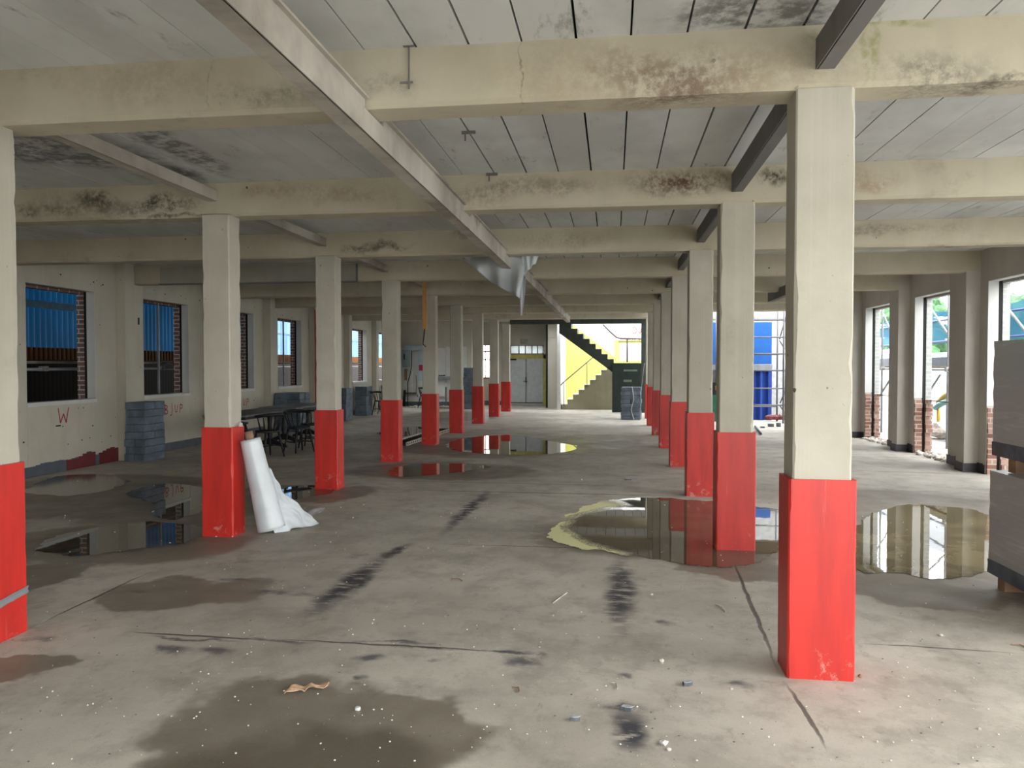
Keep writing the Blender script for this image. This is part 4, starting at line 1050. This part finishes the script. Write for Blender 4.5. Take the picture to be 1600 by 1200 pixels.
# rubble heaps in the knocked-out openings and below the cabinet
for (xa, xb, ya, yb, n, lab, rr) in [(5.35, 5.85, 13.36, 14.68, 130, 'broken brick rubble in the second knocked-out opening', .06), (5.35, 5.85, 16.08, 17.42, 130, 'broken brick rubble in the third knocked-out opening', .06),
                             (-7.6, -5.7, 27.9, 28.95, 260, 'scattered plaster rubble on the floor below the electrical cabinet', .05), (-7.7, -6.9, 24.2, 25.2, 60, 'rubble on the floor around the lone windsor chair', .04)]:
    m = MB()
    for i in range(n):
        s_ = random.uniform(.25, 1)*rr; m.rock((random.uniform(xa, xb), random.uniform(ya, yb), s_*.4), s_, .7, i, 1)
    tag(m.done('rubble', M['stone']), lab, 'rubble', kind='stuff')

# ------------------------------------------------------------ outside, beyond the left windows
m = MB()
def corr(x, y0, y1, z0, z1, per, amp, m):
    n = int((y1-y0)/per*4)
    m.grid(lambda u, v: (x+amp*math.sin(2*math.pi*(y0+(y1-y0)*u)/per), y0+(y1-y0)*u, z0+(z1-z0)*v), n, 1)
corr(-11.6, -2, 24, 1.95, 3.58, .16, .02, m)
sh = tag(m.done('blue_sheeting', M['bluesheet']), 'blue corrugated sheeting outside the first windows', 'sheeting')
m = MB(); m.box(-11.56, -11.55, 13.6, 15.3, 2.75, 2.9); m.done('clear_strip', plain('pale_strip', (.10, .28, .42), .4), sh)
m = MB(); corr(-12.2, 24, 60, -.06, 5.2, .4, .03, m)
for z in (2.7, 3.5): m.box(-12.12, -12.08, 24, 60, z, z+.06)
tag(m.done('pale_sheeting', M['palesheet']), 'pale blue translucent sheeting seen through the farther windows', 'sheeting')
m = MB(); m.box(-11.7, -8.52, -2, 23.5, 3.6, 3.64)  # roof added over the alley to keep sky light off it
tag(m.done('alley_shade_canopy', plain('blue_shade_canopy', (.01, .05, .12), .8)), 'blue canopy added to darken the alley outside the first windows', 'canopy')
m = MB(); corr(-11.4, -2, 60, 1.6, 1.95, .13, .02, m); tag(m.done('corrugated_strip', M['brown']), 'brown corrugated strip between the sheeting and the dark fence', 'cladding')
m = MB(); m.box(-11.3, -11.2, -2, 60, -.06, 1.7); tag(m.done('alley_fence', M['fence']), 'dark close-boarded fence outside the windows', 'fence')
sc = thing('alley_scaffold', (-9.0, 12, 0), 'galvanised scaffold rails crossing outside the windows in the alley', 'scaffold')
m = MB(); m.tube([(-8.95, 6, 1.53), (-8.95, 30, 1.53)], .024, 8); m.done('ledger', M['tube'], sc)
for y in (13.6, 19.2, 24.6):
    m = MB(); m.tube([(-8.98, y, -.06), (-8.98, y, 3.5)], .024, 8); m.done('standard', M['tube'], sc)
for y in (11.1, 13.6, 14.3, 19.2):
    m = MB(); m.box(-9.0, -8.9, y-.05, y+.05, 1.5, 1.58); m.done('coupler', M['clamp'], sc)
m = MB(); m.box(-9.9, -9.1, 6, 30, 1.62, 1.66); tag(m.done('scaffold_boards', M['boardw']), 'weathered scaffold boards on the alley scaffold', 'boards')

# ------------------------------------------------------------ outside, beyond the right wall
XS = 6.55
sc = thing('side_scaffold', (XS, 14, 0), 'tube scaffold with blue rails standing outside the knocked-out openings', 'scaffold')
for i, y in enumerate((8.0, 10.3, 12.6, 14.9, 16.15, 17.6, 19.9, 22.0)):
    m = MB(); m.tube([(XS, y, -.06), (XS, y, 5)], .024, 8); m.done('standard', M['tube'], sc)
for y in (11.5, 16.2, 21.0):
    m = MB(); m.tube([(XS+1.1, y, -.06), (XS+1.1, y, 5)], .024, 8); m.done('standard', M['tubeb'], sc)
for z in (2.15, 2.65):
    m = MB(); m.tube([(XS+1.12, 5, z), (XS+1.12, 30, z)], .024, 8); m.done('guard_rail', M['tubeb'], sc)
m = MB(); m.tube([(XS, 5, 1.5), (XS, 26, 1.5)], .024, 8); m.done('ledger', M['tube'], sc)
for (y0, z0, y1, z1) in ((15.4, 1.62, 17.3, 2.9), (16.6, 1.4, 18.4, .2), (18.5, 1.62, 20.4, 3.2), (19.2, 1.4, 21.2, .2), (12.6, 1.6, 14.6, 3.0)):
    m = MB(); m.tube([(XS+.04, y0, z0), (XS+.04, y1, z1)], .022, 8); m.done('brace', M['tube'], sc)
for y in (14.9, 16.15, 17.6, 19.9):
    m = MB(); m.box(XS-.05, XS+.05, y-.05, y+.05, 1.46, 1.56); m.done('coupler', M['clamp'], sc)
m = MB()
for k in range(5): m.box(XS+.1+.2*k, XS+.28+.2*k, 5, 30, 1.53, 1.57)
tag(m.done('scaffold_boards', M['boardw']), 'scaffold boards on the outer scaffold with a grey toe board', 'boards')
m = MB(); m.box(XS+1.02, XS+1.06, 5, 30, 1.57, 1.78); tag(m.done('toe_board', M['greytrim']), 'dark grey toe board along the outer scaffold deck', 'board')
m = MB(); m.grid(lambda u, v: (XS+1.18+.02*math.sin(u*60), 5+25*u, 2.1+(.75+.1*math.sin(u*22))*v), 120, 3); tag(m.done('debris_netting', M['net']), 'blue debris netting tied along the scaffold rails', 'netting')
# fence, playground and trees
fn = thing('picket_fence', (9.3, 22, 0), 'white picket fence outside the knocked-out openings', 'fence')
m = MB()
for k in range(230): y = 10+.13*k; m.box(9.3, 9.33, y, y+.085, 0, 1.05)
o = m.done('picket', M['picket'], fn); o['kind'] = 'stuff'
m = MB(); m.box(9.33, 9.37, 10, 40, .25, .33); m.box(9.33, 9.37, 10, 40, .78, .86); m.done('rail', M['picket'], fn)
pg = thing('playground_toy', (8.6, 20.2, 0), 'yellow and teal plastic playground arch beyond the scaffold', 'playground toy')
m = MB(); m.tube([(8.3+.0*k, 19.6+.14*k, .62+.26*math.sin(math.pi*k/10)) for k in range(11)], .075, 8); m.done('yellow_arch', M['yplastic'], pg)
m = MB(); m.tube([(8.25, 19.45+.16*k, .50+.18*math.sin(math.pi*k/10)) for k in range(11)], .075, 8); m.done('teal_arch', M['teal'], pg)
m = MB(); m.tube([(8.1, 19.3, .3), (8.1, 19.9, .02)], .09, 8); m.done('yellow_chute', M['yplastic'], pg)
for y in (19.5, 21.0):
    m = MB(); m.tube([(8.3, y, -.06), (8.3, y, .62)], .04, 8); m.done('post', M['yplastic'], pg)
m = MB(); m.box(16, 24, 20, 60, -.06, 2.2); tag(m.done('clad_shed', M['greybld']), 'long shed with pale blue and white cladding beyond the fence', 'shed')
m = MB(); m.rock((7.3, 18.3, .1), .33, .7, 4); m.rock((7.4, 17.7, .08), .25, .7, 9); tag(m.done('rubble', M['stone']), 'heap of broken masonry under the outer scaffold', 'rubble', kind='stuff')
random.seed(41)
TL = ['rounded green tree beyond the shed, nearest the knocked-out openings', 'tall green tree beyond the shed behind the netting', 'broad green tree beyond the shed', 'green tree at the back of the tree belt', 'small green tree at the end of the belt', 'green tree behind the shed roof']
for i, (x, y, h_) in enumerate([(30, 43, 6.2), (32, 52, 7.0), (30, 60, 6.4), (33, 70, 8), (28, 76, 8), (34, 34, 5.2)]):
    t = thing('tree', (x, y, 0), TL[i], 'tree', 'trees beyond the playground')
    m = MB(); m.tube([(x, y, -.06), (x, y, h_*.6)], .35, 8, .2); m.done('trunk', M['core'], t)
    m = MB()
    for k in range(42):
        a = random.uniform(0, 6.28); rr = random.uniform(0, 3.4); zz = random.uniform(.25, .95)*h_
        m.rock((x+rr*math.cos(a), y+rr*math.sin(a)*1.3, zz), random.uniform(.7, 1.3), .8, k+i*50, 2)
    m.done('crown', M['leaf'], t)

# ------------------------------------------------------------ outside, at the end of the side bay
m = MB(); m.box(1.7, 6.4, 25.2, 25.4, -.06, 6.5); wo_ = m.done('neighbour_building', plain('white_render', (.36, .36, .34), .8))
tag(wo_, 'white rendered building behind the scaffold tower', 'building')
m = MB(); m.box(1.7, 6.4, 25.15, 25.2, 3.05, 3.12); m.done('string_course', plain('cream_band', (.24, .23, .18), .6), wo_)
bc = thing('blue_container', (3.9, 22.9, 0), 'blue container with corrugated lower doors behind the scaffold tower', 'container')
bx0 = AY(1100, 600, 22.9).x; bx1 = AY(1206, 600, 22.9).x
m = MB(); m.box(bx0, bx1-.12, 22.9, 24.9, 1.62, 2.83); m.box(bx1-.12, bx1, 22.95, 24.9, 1.62, 2.83); m.done('upper_panel', M['blueb'], bc)
m = MB(); m.box(bx0, bx1, 22.85, 24.9, 1.45, 1.60); m.done('grey_band', plain('grey_band', (.22, .24, .27), .5), bc)
m = MB(); xx = AY(1180, 600, 22.9).x-.3
m.grid(lambda u, v: (xx+(bx1-.1-xx)*u, 22.95+.05*math.sin(u*(bx1-xx)/.30*2*math.pi), 1.45*v), 60, 1); m.done('corrugated_door', M['blued'], bc)
m = MB(); m.box(bx1-.1, bx1, 22.9, 24.9, 0, 1.45); m.done('side_post', M['blued'], bc)
gx = AY(1119, 600, 22.4).x
gb = thing('green_bin', (gx, 22.3, 0), 'dark green bin with a yellow letter behind the second puddle column', 'bin')
m = MB(); m.box(gx-.35, gx+.3, 22.2, 22.7, 0, .75); m.done('bin_body', plain('green_plastic', (.01, .12, .07), .5), gb)
m = MB(); m.box(gx-.35, gx+.3, 22.2, 22.7, .75, 1.1); m.done('bin_lid', M['black'], gb)
m = MB(); q = AY(1117.5, 606, 22.19)
for (u0, u1, v0, v1) in ((0, .02, 0, .12), (0, .07, 0, .02), (0, .06, .05, .07), (0, .07, .10, .12)): m.box(q.x+u0, q.x+u1, 22.185, 22.2, q.z-.06+v0, q.z-.06+v1)
m.done('yellow_letter', M['yplastic'], gb)
tw_ = thing('scaffold_tower', (4.0, 21.9, 0), 'aluminium scaffold tower standing in the open end of the side bay', 'scaffold tower')
YT = 21.7; xa = AY(1125, 600, YT).x; xb = AY(1224, 600, YT).x
for x_ in (xa, xb):
    for y_ in (YT, YT+.8):
        m = MB(); m.tube([(x_, y_, 0), (x_, y_, 3.6)], .024, 8); m.done('upright', M['tubew'], tw_)
for py in (500, 527, 553, 579, 607, 633):
    z = AY(1200, py, YT).z; m = MB(); m.tube([(xa, YT, z), (xb+.15, YT, z)], .02, 8); m.done('rung', M['tubew'], tw_)
for z in (2.38, .42):
    m = MB(); m.tube([(xa, YT+.8, z), (xb, YT+.8, z)], .02, 8); m.done('rung', M['tubew'], tw_)
for (p, q) in (((1218, 530), (1230, 488)), ((1218, 532), (1226, 545)), ((1219, 630), (1228, 608)), ((1219, 634), (1226, 645))):
    m = MB(); m.tube([AY(*p, YT+.1), AY(*q, YT+.1)], .018, 8); m.done('brace', M['tubew'], tw_)
m = MB(); z = AY(1200, 553, YT).z; m.box(xb-1.1, xb-.1, YT+.03, YT+.6, z-.03, z+.02); m.done('deck', M['boardw'], tw_)
m = MB(); p = AY(1215, 655, 22.2); 
for k in range(10): m.rock((p.x-.2+.06*k, 22.4, .1), .12, .8, k, 1)
tag(m.done('rubble', M['maroon']), 'dark red brick rubble at the foot of the white building', 'rubble', kind='stuff')
m = MB(); p = AY(1237, 637, 21.0); m.box(p.x-.12, p.x+.1, 20.9, 21.0, .3, .62); m.box(p.x-.02, p.x+.02, 20.94, 20.98, 0, .3)
tag(m.done('black_box', M['black']), 'small black box beside the scaffold tower foot', 'box')
